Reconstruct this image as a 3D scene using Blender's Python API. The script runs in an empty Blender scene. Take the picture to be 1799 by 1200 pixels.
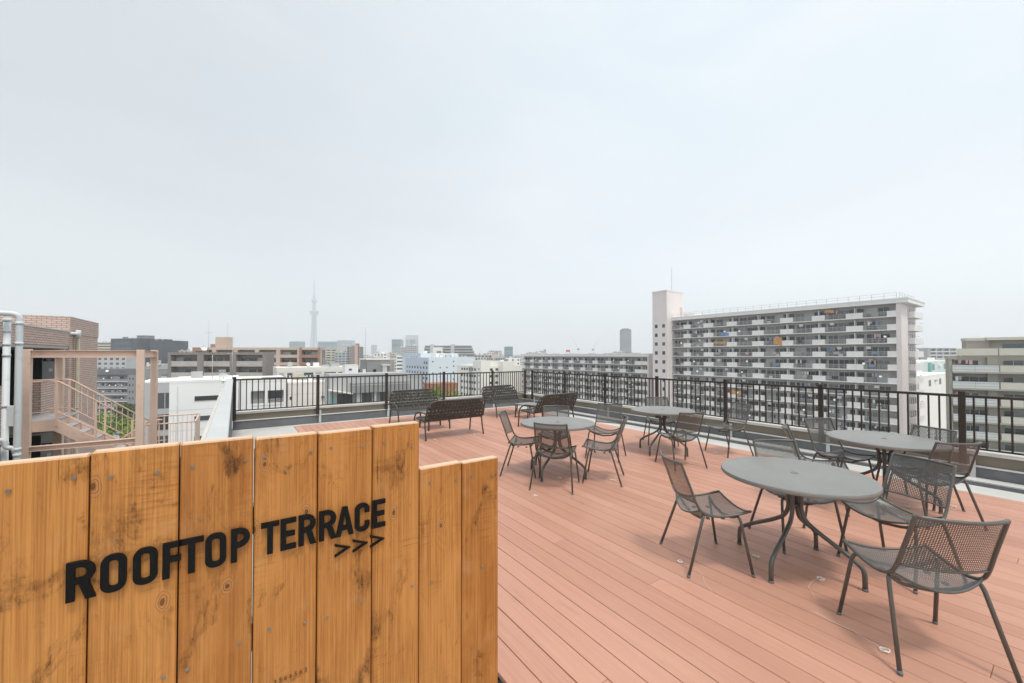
import bpy, math, random
from mathutils import Vector, Matrix
random.seed(7)
R = math.radians
SC = bpy.context.scene
COL = SC.collection

# ---------------------------------------------------------------- camera, sky, sun, exposure
cam_d = bpy.data.cameras.new("camera")
cam = bpy.data.objects.new("camera", cam_d); COL.objects.link(cam)
cam_d.sensor_width = 36.0
cam_d.lens = 14.0
cam_d.shift_y = 13.0 / 1799.0
cam_d.clip_start = 0.05
cam_d.clip_end = 30000
cam.location = (0, 0, 1.70)
cam.rotation_euler = (R(90 + 0.934), 0, R(-34.795))
SC.camera = cam

SUN_AZ, SUN_EL = math.atan2(-0.06, -0.36), R(68)
world = bpy.data.worlds.new("World"); SC.world = world
world.use_nodes = True
wn, wl = world.node_tree.nodes, world.node_tree.links
wn.clear()
sky_t = wn.new("ShaderNodeTexSky"); sky_t.sky_type = 'NISHITA'; sky_t.sun_disc = False
sky_t.sun_elevation = SUN_EL; sky_t.sun_rotation = SUN_AZ
sky_t.altitude = 30; sky_t.air_density = 1.0; sky_t.dust_density = 4.0; sky_t.ozone_density = 1.0
hs = wn.new("ShaderNodeHueSaturation"); hs.inputs["Saturation"].default_value = 0.30
# thin overcast veil: even pale grey mixed over the clear sky, with soft broad cloud variation
tc = wn.new("ShaderNodeTexCoord")
mp = wn.new("ShaderNodeMapping"); mp.inputs["Scale"].default_value = (1.0, 1.0, 2.6)
nz = wn.new("ShaderNodeTexNoise"); nz.inputs["Scale"].default_value = 1.9; nz.inputs["Detail"].default_value = 7; nz.inputs["Distortion"].default_value = 0.6
rmp = wn.new("ShaderNodeValToRGB")
rmp.color_ramp.elements[0].position = 0.36; rmp.color_ramp.elements[0].color = (6.55, 7.45, 8.15, 1)
rmp.color_ramp.elements[1].position = 0.66; rmp.color_ramp.elements[1].color = (7.65, 8.25, 8.75, 1)
mx = wn.new("ShaderNodeMix"); mx.data_type = 'RGBA'; mx.inputs[0].default_value = 0.72
bg = wn.new("ShaderNodeBackground"); bg.inputs["Strength"].default_value = 0.084
wo = wn.new("ShaderNodeOutputWorld")
wl.new(sky_t.outputs[0], hs.inputs["Color"])
wl.new(tc.outputs["Generated"], mp.inputs[0]); wl.new(mp.outputs[0], nz.inputs["Vector"])
wl.new(nz.outputs["Fac"], rmp.inputs[0])
wl.new(hs.outputs[0], mx.inputs[6]); wl.new(rmp.outputs[0], mx.inputs[7])
# the veil is thicker, so paler, towards the horizon all the way round
sx = wn.new("ShaderNodeSeparateXYZ"); wl.new(tc.outputs["Generated"], sx.inputs[0])
el = wn.new("ShaderNodeMapRange"); el.inputs[1].default_value = 0.0; el.inputs[2].default_value = 0.30; el.inputs[3].default_value = 1.36; el.inputs[4].default_value = 1.0
wl.new(sx.outputs[2], el.inputs[0])
sc_ = wn.new("ShaderNodeVectorMath"); sc_.operation = 'SCALE'
# thicker, greyer cloud over the north-west, thinning smoothly round the rest of the sky
dv = wn.new("ShaderNodeVectorMath"); dv.operation = 'DOT_PRODUCT'; dv.inputs[1].default_value = (-0.82, 0.57, 0.0)
wl.new(tc.outputs["Generated"], dv.inputs[0])
az = wn.new("ShaderNodeMapRange"); az.interpolation_type = 'SMOOTHSTEP'
az.inputs[1].default_value = -0.35; az.inputs[2].default_value = 0.85; az.inputs[3].default_value = 1.03; az.inputs[4].default_value = 0.74
wl.new(dv.outputs["Value"], az.inputs[0])
ml = wn.new("ShaderNodeMath"); ml.operation = 'MULTIPLY'
wl.new(el.outputs[0], ml.inputs[0]); wl.new(az.outputs[0], ml.inputs[1])
wl.new(mx.outputs[2], sc_.inputs[0]); wl.new(ml.outputs[0], sc_.inputs["Scale"])
wl.new(sc_.outputs[0], bg.inputs["Color"]); wl.new(bg.outputs[0], wo.inputs["Surface"])

sun_d = bpy.data.lights.new("sun", 'SUN'); sun_d.energy = 1.5; sun_d.angle = R(10); sun_d.color = (1.0, 0.94, 0.86)
sun = bpy.data.objects.new("sun", sun_d); COL.objects.link(sun)
sd = Vector((math.sin(SUN_AZ) * math.cos(SUN_EL), math.cos(SUN_AZ) * math.cos(SUN_EL), math.sin(SUN_EL)))
sun.rotation_euler = sd.to_track_quat('Z', 'Y').to_euler()
sun.location = (0, 0, 900)

SC.view_settings.view_transform = 'Standard'
SC.view_settings.look = 'None'
SC.view_settings.exposure = 0.72
SC.view_settings.gamma = 1.0
SC.view_settings.use_curve_mapping = False
SC.render.engine = 'CYCLES'
SC.cycles.use_denoising = True
SC.cycles.max_bounces = 6
SC.cycles.diffuse_bounces = 3
SC.cycles.glossy_bounces = 2
SC.cycles.transmission_bounces = 2
SC.cycles.volume_bounces = 4
SC.cycles.transparent_max_bounces = 8

# ---------------------------------------------------------------- materials
MATS = {}
def mat(name, col, rough=0.7, var=0.10, scale=3.0, metal=0.0, bump=0.0, bscale=40.0, spec=0.4, stretch=(1, 1, 1), dirt=None):
    """plain painted/mineral surface: base colour with procedural mottling and optional fine relief"""
    if name in MATS: return MATS[name]
    m = bpy.data.materials.new(name); m.use_nodes = True
    n, l = m.node_tree.nodes, m.node_tree.links
    b = n["Principled BSDF"]
    b.inputs["Roughness"].default_value = rough; b.inputs["Metallic"].default_value = metal
    b.inputs["Specular IOR Level"].default_value = spec
    g = n.new("ShaderNodeNewGeometry")
    mpn = n.new("ShaderNodeMapping"); mpn.inputs["Scale"].default_value = stretch
    l.new(g.outputs["Position"], mpn.inputs[0])
    t = n.new("ShaderNodeTexNoise"); t.inputs["Scale"].default_value = scale; t.inputs["Detail"].default_value = 5
    l.new(mpn.outputs[0], t.inputs["Vector"])
    r = n.new("ShaderNodeValToRGB")
    lo = [max(0, c * (1 - var)) for c in col]; hi = [min(1, c * (1 + var)) for c in col]
    r.color_ramp.elements[0].position = 0.28; r.color_ramp.elements[0].color = (*lo, 1)
    r.color_ramp.elements[1].position = 0.72; r.color_ramp.elements[1].color = (*hi, 1)
    l.new(t.outputs["Fac"], r.inputs[0])
    out = r.outputs[0]
    if dirt:
        t2 = n.new("ShaderNodeTexNoise"); t2.inputs["Scale"].default_value = dirt[0]; t2.inputs["Detail"].default_value = 8
        t2.inputs["Roughness"].default_value = 0.65
        l.new(g.outputs["Position"], t2.inputs["Vector"])
        r2 = n.new("ShaderNodeValToRGB"); r2.color_ramp.elements[0].position = dirt[1]; r2.color_ramp.elements[1].position = dirt[2]
        r2.color_ramp.elements[0].color = (0, 0, 0, 1); r2.color_ramp.elements[1].color = (1, 1, 1, 1)
        l.new(t2.outputs["Fac"], r2.inputs[0])
        mm = n.new("ShaderNodeMix"); mm.data_type = 'RGBA'
        sc = n.new("ShaderNodeMath"); sc.operation = 'MULTIPLY'; sc.inputs[1].default_value = dirt[4]
        l.new(r2.outputs[0], sc.inputs[0]); l.new(sc.outputs[0], mm.inputs[0])
        l.new(out, mm.inputs[6]); mm.inputs[7].default_value = (*dirt[3], 1)
        out = mm.outputs[2]
    l.new(out, b.inputs["Base Color"])
    if bump:
        t3 = n.new("ShaderNodeTexNoise"); t3.inputs["Scale"].default_value = bscale; t3.inputs["Detail"].default_value = 3
        l.new(g.outputs["Position"], t3.inputs["Vector"])
        bp = n.new("ShaderNodeBump"); bp.inputs["Strength"].default_value = bump; bp.inputs["Distance"].default_value = 0.01
        l.new(t3.outputs["Fac"], bp.inputs["Height"]); l.new(bp.outputs[0], b.inputs["Normal"])
    MATS[name] = m
    return m

def glass_mat(name, col, rough=0.12):
    if name in MATS: return MATS[name]
    m = bpy.data.materials.new(name); m.use_nodes = True
    n, l = m.node_tree.nodes, m.node_tree.links
    b = n["Principled BSDF"]; b.inputs["Roughness"].default_value = rough
    b.inputs["Specular IOR Level"].default_value = 0.6
    oi = n.new("ShaderNodeObjectInfo")
    r = n.new("ShaderNodeValToRGB")
    r.color_ramp.elements[0].color = (*[c * 0.55 for c in col], 1)
    r.color_ramp.elements[1].color = (*[c * 1.75 for c in col], 1)
    l.new(oi.outputs["Random"], r.inputs[0]); l.new(r.outputs[0], b.inputs["Base Color"])
    MATS[name] = m
    return m

def deck_mat():
    m = bpy.data.materials.new("composite_decking"); m.use_nodes = True
    n, l = m.node_tree.nodes, m.node_tree.links
    b = n["Principled BSDF"]; b.inputs["Roughness"].default_value = 0.52; b.inputs["Specular IOR Level"].default_value = 0.5
    g = n.new("ShaderNodeNewGeometry"); oi = n.new("ShaderNodeObjectInfo")
    r = n.new("ShaderNodeValToRGB")
    r.color_ramp.elements[0].color = (0.462, 0.228, 0.152, 1); r.color_ramp.elements[1].color = (0.560, 0.290, 0.203, 1)
    l.new(oi.outputs["Random"], r.inputs[0])
    # long faint streaks along the board
    mp = n.new("ShaderNodeMapping"); mp.inputs["Scale"].default_value = (60, 1.6, 1)
    l.new(g.outputs["Position"], mp.inputs[0])
    t = n.new("ShaderNodeTexNoise"); t.inputs["Scale"].default_value = 1.0; t.inputs["Detail"].default_value = 4
    l.new(mp.outputs[0], t.inputs["Vector"])
    m1 = n.new("ShaderNodeMix"); m1.data_type = 'RGBA'; m1.blend_type = 'OVERLAY'; m1.inputs[0].default_value = 0.22
    l.new(r.outputs[0], m1.inputs[6]); l.new(t.outputs["Color"], m1.inputs[7])
    bw = n.new("ShaderNodeRGBToBW"); l.new(t.outputs["Color"], bw.inputs[0]); l.new(bw.outputs[0], m1.inputs[7])
    # dusty pale patches and a few dark scuffs
    t2 = n.new("ShaderNodeTexNoise"); t2.inputs["Scale"].default_value = 1.1; t2.inputs["Detail"].default_value = 7
    l.new(g.outputs["Position"], t2.inputs["Vector"])
    r2 = n.new("ShaderNodeValToRGB"); r2.color_ramp.elements[0].position = 0.45; r2.color_ramp.elements[1].position = 0.75
    r2.color_ramp.elements[1].color = (0.38, 0.38, 0.38, 1)
    l.new(t2.outputs["Fac"], r2.inputs[0])
    m2 = n.new("ShaderNodeMix"); m2.data_type = 'RGBA'; m2.inputs[7].default_value = (0.595, 0.335, 0.240, 1)
    l.new(r2.outputs[0], m2.inputs[0]); l.new(m1.outputs[2], m2.inputs[6])
    mp3 = n.new("ShaderNodeMapping"); mp3.inputs["Scale"].default_value = (9, 2.2, 1); mp3.inputs["Rotation"].default_value = (0, 0, 0.4)
    l.new(g.outputs["Position"], mp3.inputs[0])
    t3 = n.new("ShaderNodeTexNoise"); t3.inputs["Scale"].default_value = 1.0; t3.inputs["Detail"].default_value = 9; t3.inputs["Roughness"].default_value = 0.7
    l.new(mp3.outputs[0], t3.inputs["Vector"])
    r3 = n.new("ShaderNodeValToRGB"); r3.color_ramp.elements[0].position = 0.585; r3.color_ramp.elements[1].position = 0.76
    r3.color_ramp.elements[1].color = (0.55, 0.55, 0.55, 1)
    l.new(t3.outputs["Fac"], r3.inputs[0])
    m3 = n.new("ShaderNodeMix"); m3.data_type = 'RGBA'; m3.inputs[7].default_value = (0.33, 0.165, 0.11, 1)
    l.new(r3.outputs[0], m3.inputs[0]); l.new(m2.outputs[2], m3.inputs[6])
    l.new(m3.outputs[2], b.inputs["Base Color"])
    w = n.new("ShaderNodeTexWave"); w.bands_direction = 'X'; w.inputs["Scale"].default_value = 26.0; w.inputs["Distortion"].default_value = 0.0
    l.new(g.outputs["Position"], w.inputs["Vector"])
    bp = n.new("ShaderNodeBump"); bp.inputs["Strength"].default_value = 0.25; bp.inputs["Distance"].default_value = 0.002
    l.new(w.outputs["Fac"], bp.inputs["Height"]); l.new(bp.outputs[0], b.inputs["Normal"])
    return m

def wood_mat():
    """weathered softwood scaffold board: grain along z, ringed knots, dark stains, pale scuffs"""
    m = bpy.data.materials.new("scaffold_board_wood"); m.use_nodes = True
    n, l = m.node_tree.nodes, m.node_tree.links
    b = n["Principled BSDF"]; b.inputs["Roughness"].default_value = 0.62; b.inputs["Specular IOR Level"].default_value = 0.3
    g = n.new("ShaderNodeNewGeometry"); oi = n.new("ShaderNodeObjectInfo")
    off = n.new("ShaderNodeVectorMath"); off.operation = 'MULTIPLY_ADD'
    cmb = n.new("ShaderNodeCombineXYZ"); 
    l.new(oi.outputs["Random"], cmb.inputs[0]); l.new(oi.outputs["Random"], cmb.inputs[2])
    off.inputs[1].default_value = (37, 11, 53)
    l.new(cmb.outputs[0], off.inputs[0]); l.new(g.outputs["Position"], off.inputs[2])
    P = off.outputs[0]
    def mapping(s, rot=(0, 0, 0)):
        q = n.new("ShaderNodeMapping"); q.inputs["Scale"].default_value = s; q.inputs["Rotation"].default_value = rot
        l.new(P, q.inputs[0]); return q.outputs[0]
    def noise(v, s, d=5, rgh=0.55, dist=0.0):
        q = n.new("ShaderNodeTexNoise"); q.inputs["Scale"].default_value = s; q.inputs["Detail"].default_value = d
        q.inputs["Roughness"].default_value = rgh; q.inputs["Distortion"].default_value = dist
        l.new(v, q.inputs["Vector"]); return q.outputs["Fac"]
    def ramp(f, p0, p1, c0=(0, 0, 0), c1=(1, 1, 1)):
        q = n.new("ShaderNodeValToRGB"); q.color_ramp.elements[0].position = p0; q.color_ramp.elements[1].position = p1
        q.color_ramp.elements[0].color = (*c0, 1); q.color_ramp.elements[1].color = (*c1, 1)
        l.new(f, q.inputs[0]); return q.outputs[0]
    def mix(fac, a, bb, k=1.0):
        q = n.new("ShaderNodeMix"); q.data_type = 'RGBA'
        if k != 1.0:
            s = n.new("ShaderNodeMath"); s.operation = 'MULTIPLY'; s.inputs[1].default_value = k; l.new(fac, s.inputs[0]); fac = s.outputs[0]
        l.new(fac, q.inputs[0])
        if isinstance(a, tuple): q.inputs[6].default_value = (*a, 1)
        else: l.new(a, q.inputs[6])
        if isinstance(bb, tuple): q.inputs[7].default_value = (*bb, 1)
        else: l.new(bb, q.inputs[7])
        return q.outputs[2]
    # knots: stretched voronoi cells, only where the cell is "chosen"
    vk = n.new("ShaderNodeTexVoronoi"); vk.inputs["Scale"].default_value = 1.0; vk.inputs["Randomness"].default_value = 1.0
    vk.voronoi_dimensions = '2D'
    sP = n.new("ShaderNodeSeparateXYZ"); l.new(P, sP.inputs[0])
    kx = n.new("ShaderNodeMath"); kx.operation = 'MULTIPLY'; kx.inputs[1].default_value = 6.5; l.new(sP.outputs[0], kx.inputs[0])
    kz = n.new("ShaderNodeMath"); kz.operation = 'MULTIPLY'; kz.inputs[1].default_value = 4.0; l.new(sP.outputs[2], kz.inputs[0])
    kc = n.new("ShaderNodeCombineXYZ"); l.new(kx.outputs[0], kc.inputs[0]); l.new(kz.outputs[0], kc.inputs[1])
    kw = n.new("ShaderNodeTexNoise"); kw.inputs["Scale"].default_value = 14.0; l.new(P, kw.inputs["Vector"])
    kadd = n.new("ShaderNodeMix"); kadd.data_type = 'VECTOR'; kadd.inputs[0].default_value = 0.10
    l.new(kc.outputs[0], kadd.inputs[4]); l.new(kw.outputs["Color"], kadd.inputs[5])
    l.new(kadd.outputs[1], vk.inputs["Vector"])
    kd = vk.outputs["Distance"]
    sep = n.new("ShaderNodeSeparateColor"); l.new(vk.outputs["Color"], sep.inputs[0])
    chosen = n.new("ShaderNodeMath"); chosen.operation = 'GREATER_THAN'; chosen.inputs[1].default_value = 0.70
    l.new(sep.outputs[0], chosen.inputs[0])
    # grain warped round the knots
    halo = n.new("ShaderNodeMath"); halo.operation = 'MULTIPLY'
    hr = ramp(kd, 0.05, 0.42, (1, 1, 1), (0, 0, 0)); l.new(hr, halo.inputs[0]); l.new(chosen.outputs[0], halo.inputs[1])
    wav = n.new("ShaderNodeTexWave"); wav.bands_direction = 'X'; wav.inputs["Scale"].default_value = 9.0
    wav.inputs["Distortion"].default_value = 7.0; wav.inputs["Detail"].default_value = 3; wav.inputs["Detail Scale"].default_value = 0.9
    gm = n.new("ShaderNodeVectorMath"); gm.operation = 'ADD'
    hv = n.new("ShaderNodeCombineXYZ"); hm = n.new("ShaderNodeMath"); hm.operation = 'MULTIPLY'; hm.inputs[1].default_value = 0.10
    l.new(halo.outputs[0], hm.inputs[0]); l.new(hm.outputs[0], hv.inputs[0])
    l.new(mapping((1, 1, 0.07)), gm.inputs[0]); l.new(hv.outputs[0], gm.inputs[1]); l.new(gm.outputs[0], wav.inputs["Vector"])
    fine = noise(mapping((210, 60, 3.0)), 1.0, 3)
    base = ramp(oi.outputs["Random"], 0.0, 1.0, (0.385, 0.138, 0.027), (0.630, 0.275, 0.070))
    c = mix(wav.outputs["Fac"], base, (0.300, 0.104, 0.021), 0.26)
    streak = noise(mapping((75, 20, 1.3)), 1.0, 4, 0.6)
    c = mix(ramp(streak, 0.36, 0.66), c, (0.650, 0.292, 0.080), 0.42)
    c = mix(ramp(fine, 0.40, 0.66), (0.215, 0.078, 0.017), c, 1.0) if False else mix(ramp(fine, 0.36, 0.60, (1, 1, 1), (0, 0, 0)), c, (0.225, 0.078, 0.016), 0.50)
    broad = noise(mapping((5, 3, 1.7)), 1.0, 5, 0.6, 0.8)
    c = mix(ramp(broad, 0.44, 0.70), c, (0.650, 0.292, 0.082), 0.50)
    greyed = noise(mapping((9, 3, 5)), 1.0, 6, 0.65, 0.5)
    c = mix(ramp(greyed, 0.56, 0.74), c, (0.520, 0.285, 0.130), 0.40)
    # dark weather smudges: cloudy, broken up by coarse specks
    stain = noise(mapping((5.0, 3, 3.0), (0, 0.25, 0)), 1.0, 9, 0.70, 1.4)
    specks = noise(mapping((46, 14, 15)), 1.0, 8, 0.78)
    c = mix(ramp(stain, 0.565, 0.70), c, (0.150, 0.052, 0.012), 0.62)
    both = n.new("ShaderNodeMath"); both.operation = 'MULTIPLY'
    l.new(ramp(specks, 0.50, 0.60), both.inputs[0]); l.new(ramp(stain, 0.525, 0.66), both.inputs[1])
    c = mix(both.outputs[0], c, (0.060, 0.022, 0.007), 0.80)
    # fuzzy saw and handling marks running across the board
    saw = noise(mapping((7, 3, 85), (0, 0.10, 0)), 1.0, 5, 0.7, 0.4)
    sawm = noise(mapping((4, 2, 3.2)), 1.0, 3, 0.5)
    sm2 = n.new("ShaderNodeMath"); sm2.operation = 'MULTIPLY'; l.new(ramp(saw, 0.50, 0.62), sm2.inputs[0]); l.new(ramp(sawm, 0.52, 0.66), sm2.inputs[1])
    c = mix(sm2.outputs[0], c, (0.200, 0.072, 0.016), 0.55)
    # knots: pale heart, thin dark growth rings
    km = n.new("ShaderNodeMath"); km.operation = 'MULTIPLY'
    l.new(ramp(kd, 0.085, 0.15, (1, 1, 1), (0, 0, 0)), km.inputs[0]); l.new(chosen.outputs[0], km.inputs[1])
    c = mix(km.outputs[0], c, (0.500, 0.225, 0.078), 0.55)
    ring = n.new("ShaderNodeMath"); ring.operation = 'SINE'
    rs = n.new("ShaderNodeMath"); rs.operation = 'MULTIPLY_ADD'; rs.inputs[1].default_value = 150.0
    l.new(kd, rs.inputs[0]); rn = n.new("ShaderNodeMath"); rn.operation = 'MULTIPLY'; rn.inputs[1].default_value = 9.0; l.new(streak, rn.inputs[0]); l.new(rn.outputs[0], rs.inputs[2])
    l.new(rs.outputs[0], ring.inputs[0])
    rm = n.new("ShaderNodeMath"); rm.operation = 'MULTIPLY'
    l.new(ramp(ring.outputs[0], 0.55, 0.98), rm.inputs[0]); l.new(km.outputs[0], rm.inputs[1])
    c = mix(rm.outputs[0], c, (0.120, 0.042, 0.011), 0.72)
    core = n.new("ShaderNodeMath"); core.operation = 'MULTIPLY'
    l.new(ramp(kd, 0.025, 0.05, (1, 1, 1), (0, 0, 0)), core.inputs[0]); l.new(chosen.outputs[0], core.inputs[1])
    c = mix(core.outputs[0], c, (0.110, 0.040, 0.012), 0.80)
    # short dark checks along the grain, pale paint spatter
    crack = noise(mapping((70, 12, 2.2), (0, 0.10, 0)), 1.0, 2, 0.5, 0.3)
    c = mix(ramp(crack, 0.735, 0.765), c, (0.060, 0.022, 0.008), 0.85)
    vd = n.new("ShaderNodeTexVoronoi"); vd.inputs["Scale"].default_value = 26.0; l.new(P, vd.inputs["Vector"])
    sd2 = n.new("ShaderNodeSeparateColor"); l.new(vd.outputs["Color"], sd2.inputs[0])
    ch2 = n.new("ShaderNodeMath"); ch2.operation = 'GREATER_THAN'; ch2.inputs[1].default_value = 0.965; l.new(sd2.outputs[1], ch2.inputs[0])
    pm = n.new("ShaderNodeMath"); pm.operation = 'MULTIPLY'
    l.new(ramp(vd.outputs["Distance"], 0.10, 0.16, (1, 1, 1), (0, 0, 0)), pm.inputs[0]); l.new(ch2.outputs[0], pm.inputs[1])
    c = mix(pm.outputs[0], c, (0.70, 0.50, 0.32), 0.5)
    # pale end grain, lightened further to paint in sunlight on the top edges
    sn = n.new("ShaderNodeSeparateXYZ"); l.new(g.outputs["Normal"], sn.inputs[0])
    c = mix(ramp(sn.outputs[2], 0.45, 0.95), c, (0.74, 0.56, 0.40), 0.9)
    l.new(c, b.inputs["Base Color"])
    bp = n.new("ShaderNodeBump"); bp.inputs["Strength"].default_value = 0.5; bp.inputs["Distance"].default_value = 0.003
    ad = n.new("ShaderNodeMath"); ad.operation = 'SUBTRACT'; l.new(fine, ad.inputs[0]); l.new(both.outputs[0], ad.inputs[1])
    l.new(ad.outputs[0], bp.inputs["Height"]); l.new(bp.outputs[0], b.inputs["Normal"])
    return m

def metal_paint():
    m = bpy.data.materials.new("grey_green_powder_coat"); m.use_nodes = True
    n, l = m.node_tree.nodes, m.node_tree.links
    b = n["Principled BSDF"]
    g = n.new("ShaderNodeNewGeometry")
    t = n.new("ShaderNodeTexNoise"); t.inputs["Scale"].default_value = 7; t.inputs["Detail"].default_value = 6
    l.new(g.outputs["Position"], t.inputs["Vector"])
    r = n.new("ShaderNodeValToRGB"); r.color_ramp.elements[0].position = 0.3; r.color_ramp.elements[1].position = 0.75
    r.color_ramp.elements[0].color = (0.082, 0.081, 0.073, 1); r.color_ramp.elements[1].color = (0.110, 0.108, 0.098, 1)
    l.new(t.outputs["Fac"], r.inputs[0]); l.new(r.outputs[0], b.inputs["Base Color"])
    b.inputs["Roughness"].default_value = 0.36; b.inputs["Specular IOR Level"].default_value = 0.6
    return m

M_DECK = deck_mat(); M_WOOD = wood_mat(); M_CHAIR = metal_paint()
M_TABLE = mat("table_top_grey", (0.226, 0.223, 0.208), 0.40, 0.07, 3.5, spec=0.5, bump=0.10, bscale=300, dirt=(9.0, 0.60, 0.72, (0.165, 0.16, 0.14), 0.55))
M_BENCH = mat("bench_strap", (0.056, 0.053, 0.045), 0.55, 0.15, 9, spec=0.4)
M_BTUBE = mat("bench_tube", (0.065, 0.061, 0.052), 0.4, 0.08, 9, spec=0.5)
M_RAIL = mat("railing_brown", (0.034, 0.024, 0.019), 0.45, 0.15, 6, spec=0.45)
M_BLACK = mat("sign_letter_black", (0.0045, 0.0045, 0.0045), 0.5, 0.1, 9, spec=0.2)
M_STEELP = mat("stair_paint_salmon", (0.76, 0.565, 0.455), 0.6, 0.06, 2.5, dirt=(5.0, 0.56, 0.74, (0.50, 0.31, 0.22), 0.55))
M_STEELR = mat("stair_rail_salmon", (0.80, 0.58, 0.455), 0.55, 0.05, 2.5)
M_TREAD = mat("stair_tread_grey", (0.42, 0.40, 0.41), 0.85, 0.1, 4)
M_MEMB = mat("roof_membrane", (0.57, 0.565, 0.54), 0.85, 0.10, 1.4, dirt=(1.3, 0.5, 0.75, (0.42, 0.415, 0.39), 0.5))
M_COPE = mat("parapet_coping", (0.72, 0.69, 0.64), 0.75, 0.08, 2.0, dirt=(2.5, 0.55, 0.75, (0.40, 0.37, 0.33), 0.5))
M_TAUPE = mat("parapet_taupe", (0.205, 0.175, 0.135), 0.8, 0.08, 1.5, dirt=(1.8, 0.5, 0.8, (0.125, 0.105, 0.082), 0.7))
M_KERB = mat("parapet_dark_grey", (0.150, 0.155, 0.162), 0.7, 0.14, 1.6, dirt=(3.0, 0.52, 0.75, (0.25, 0.25, 0.245), 0.5))
M_TRIM = mat("white_trim", (0.72, 0.71, 0.68), 0.5, 0.06, 3)
M_CAPG = mat("left_wall_cap", (0.55, 0.56, 0.555), 0.45, 0.05, 2.5, spec=0.5)
M_PIPE = mat("drain_pipe_grey", (0.68, 0.72, 0.73), 0.5, 0.08, 2, spec=0.4, stretch=(1, 1, 0.4), dirt=(6.0, 0.55, 0.75, (0.48, 0.48, 0.45), 0.6))
M_STRING = mat("white_string", (0.80, 0.76, 0.68), 0.7, 0.05, 9)
M_SCREW = mat("zinc_screw", (0.22, 0.195, 0.165), 0.75, 0.2, 90, spec=0.2)
GL = glass_mat("window_glass", (0.048, 0.055, 0.060))
GLB = glass_mat("window_glass_blue", (0.10, 0.15, 0.17))

# ---------------------------------------------------------------- object helpers
def tag(o, label=None, cat=None, group=None, kind=None):
    if label: o["label"] = label
    if cat: o["category"] = cat
    if group: o["group"] = group
    if kind: o["kind"] = kind
    return o
def thing(name, label, cat, loc=(0, 0, 0), rz=0.0, group=None):
    o = bpy.data.objects.new(name, None); COL.objects.link(o)
    o.empty_display_size = 0.2
    o.location = loc; o.rotation_euler = (0, 0, rz)
    return tag(o, label, cat, group)
def link(name, mesh, parent=None, loc=(0, 0, 0), scale=None, rot=None):
    o = bpy.data.objects.new(name, mesh); COL.objects.link(o)
    if parent: o.parent = parent
    o.location = loc
    if scale: o.scale = scale
    if rot: o.rotation_euler = rot
    return o
def kids(o): return list(o.children)
def copy_tree(o, parent=None):
    c = o.copy(); COL.objects.link(c); c.parent = parent
    for ch in kids(o): copy_tree(ch, c)
    return c

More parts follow.
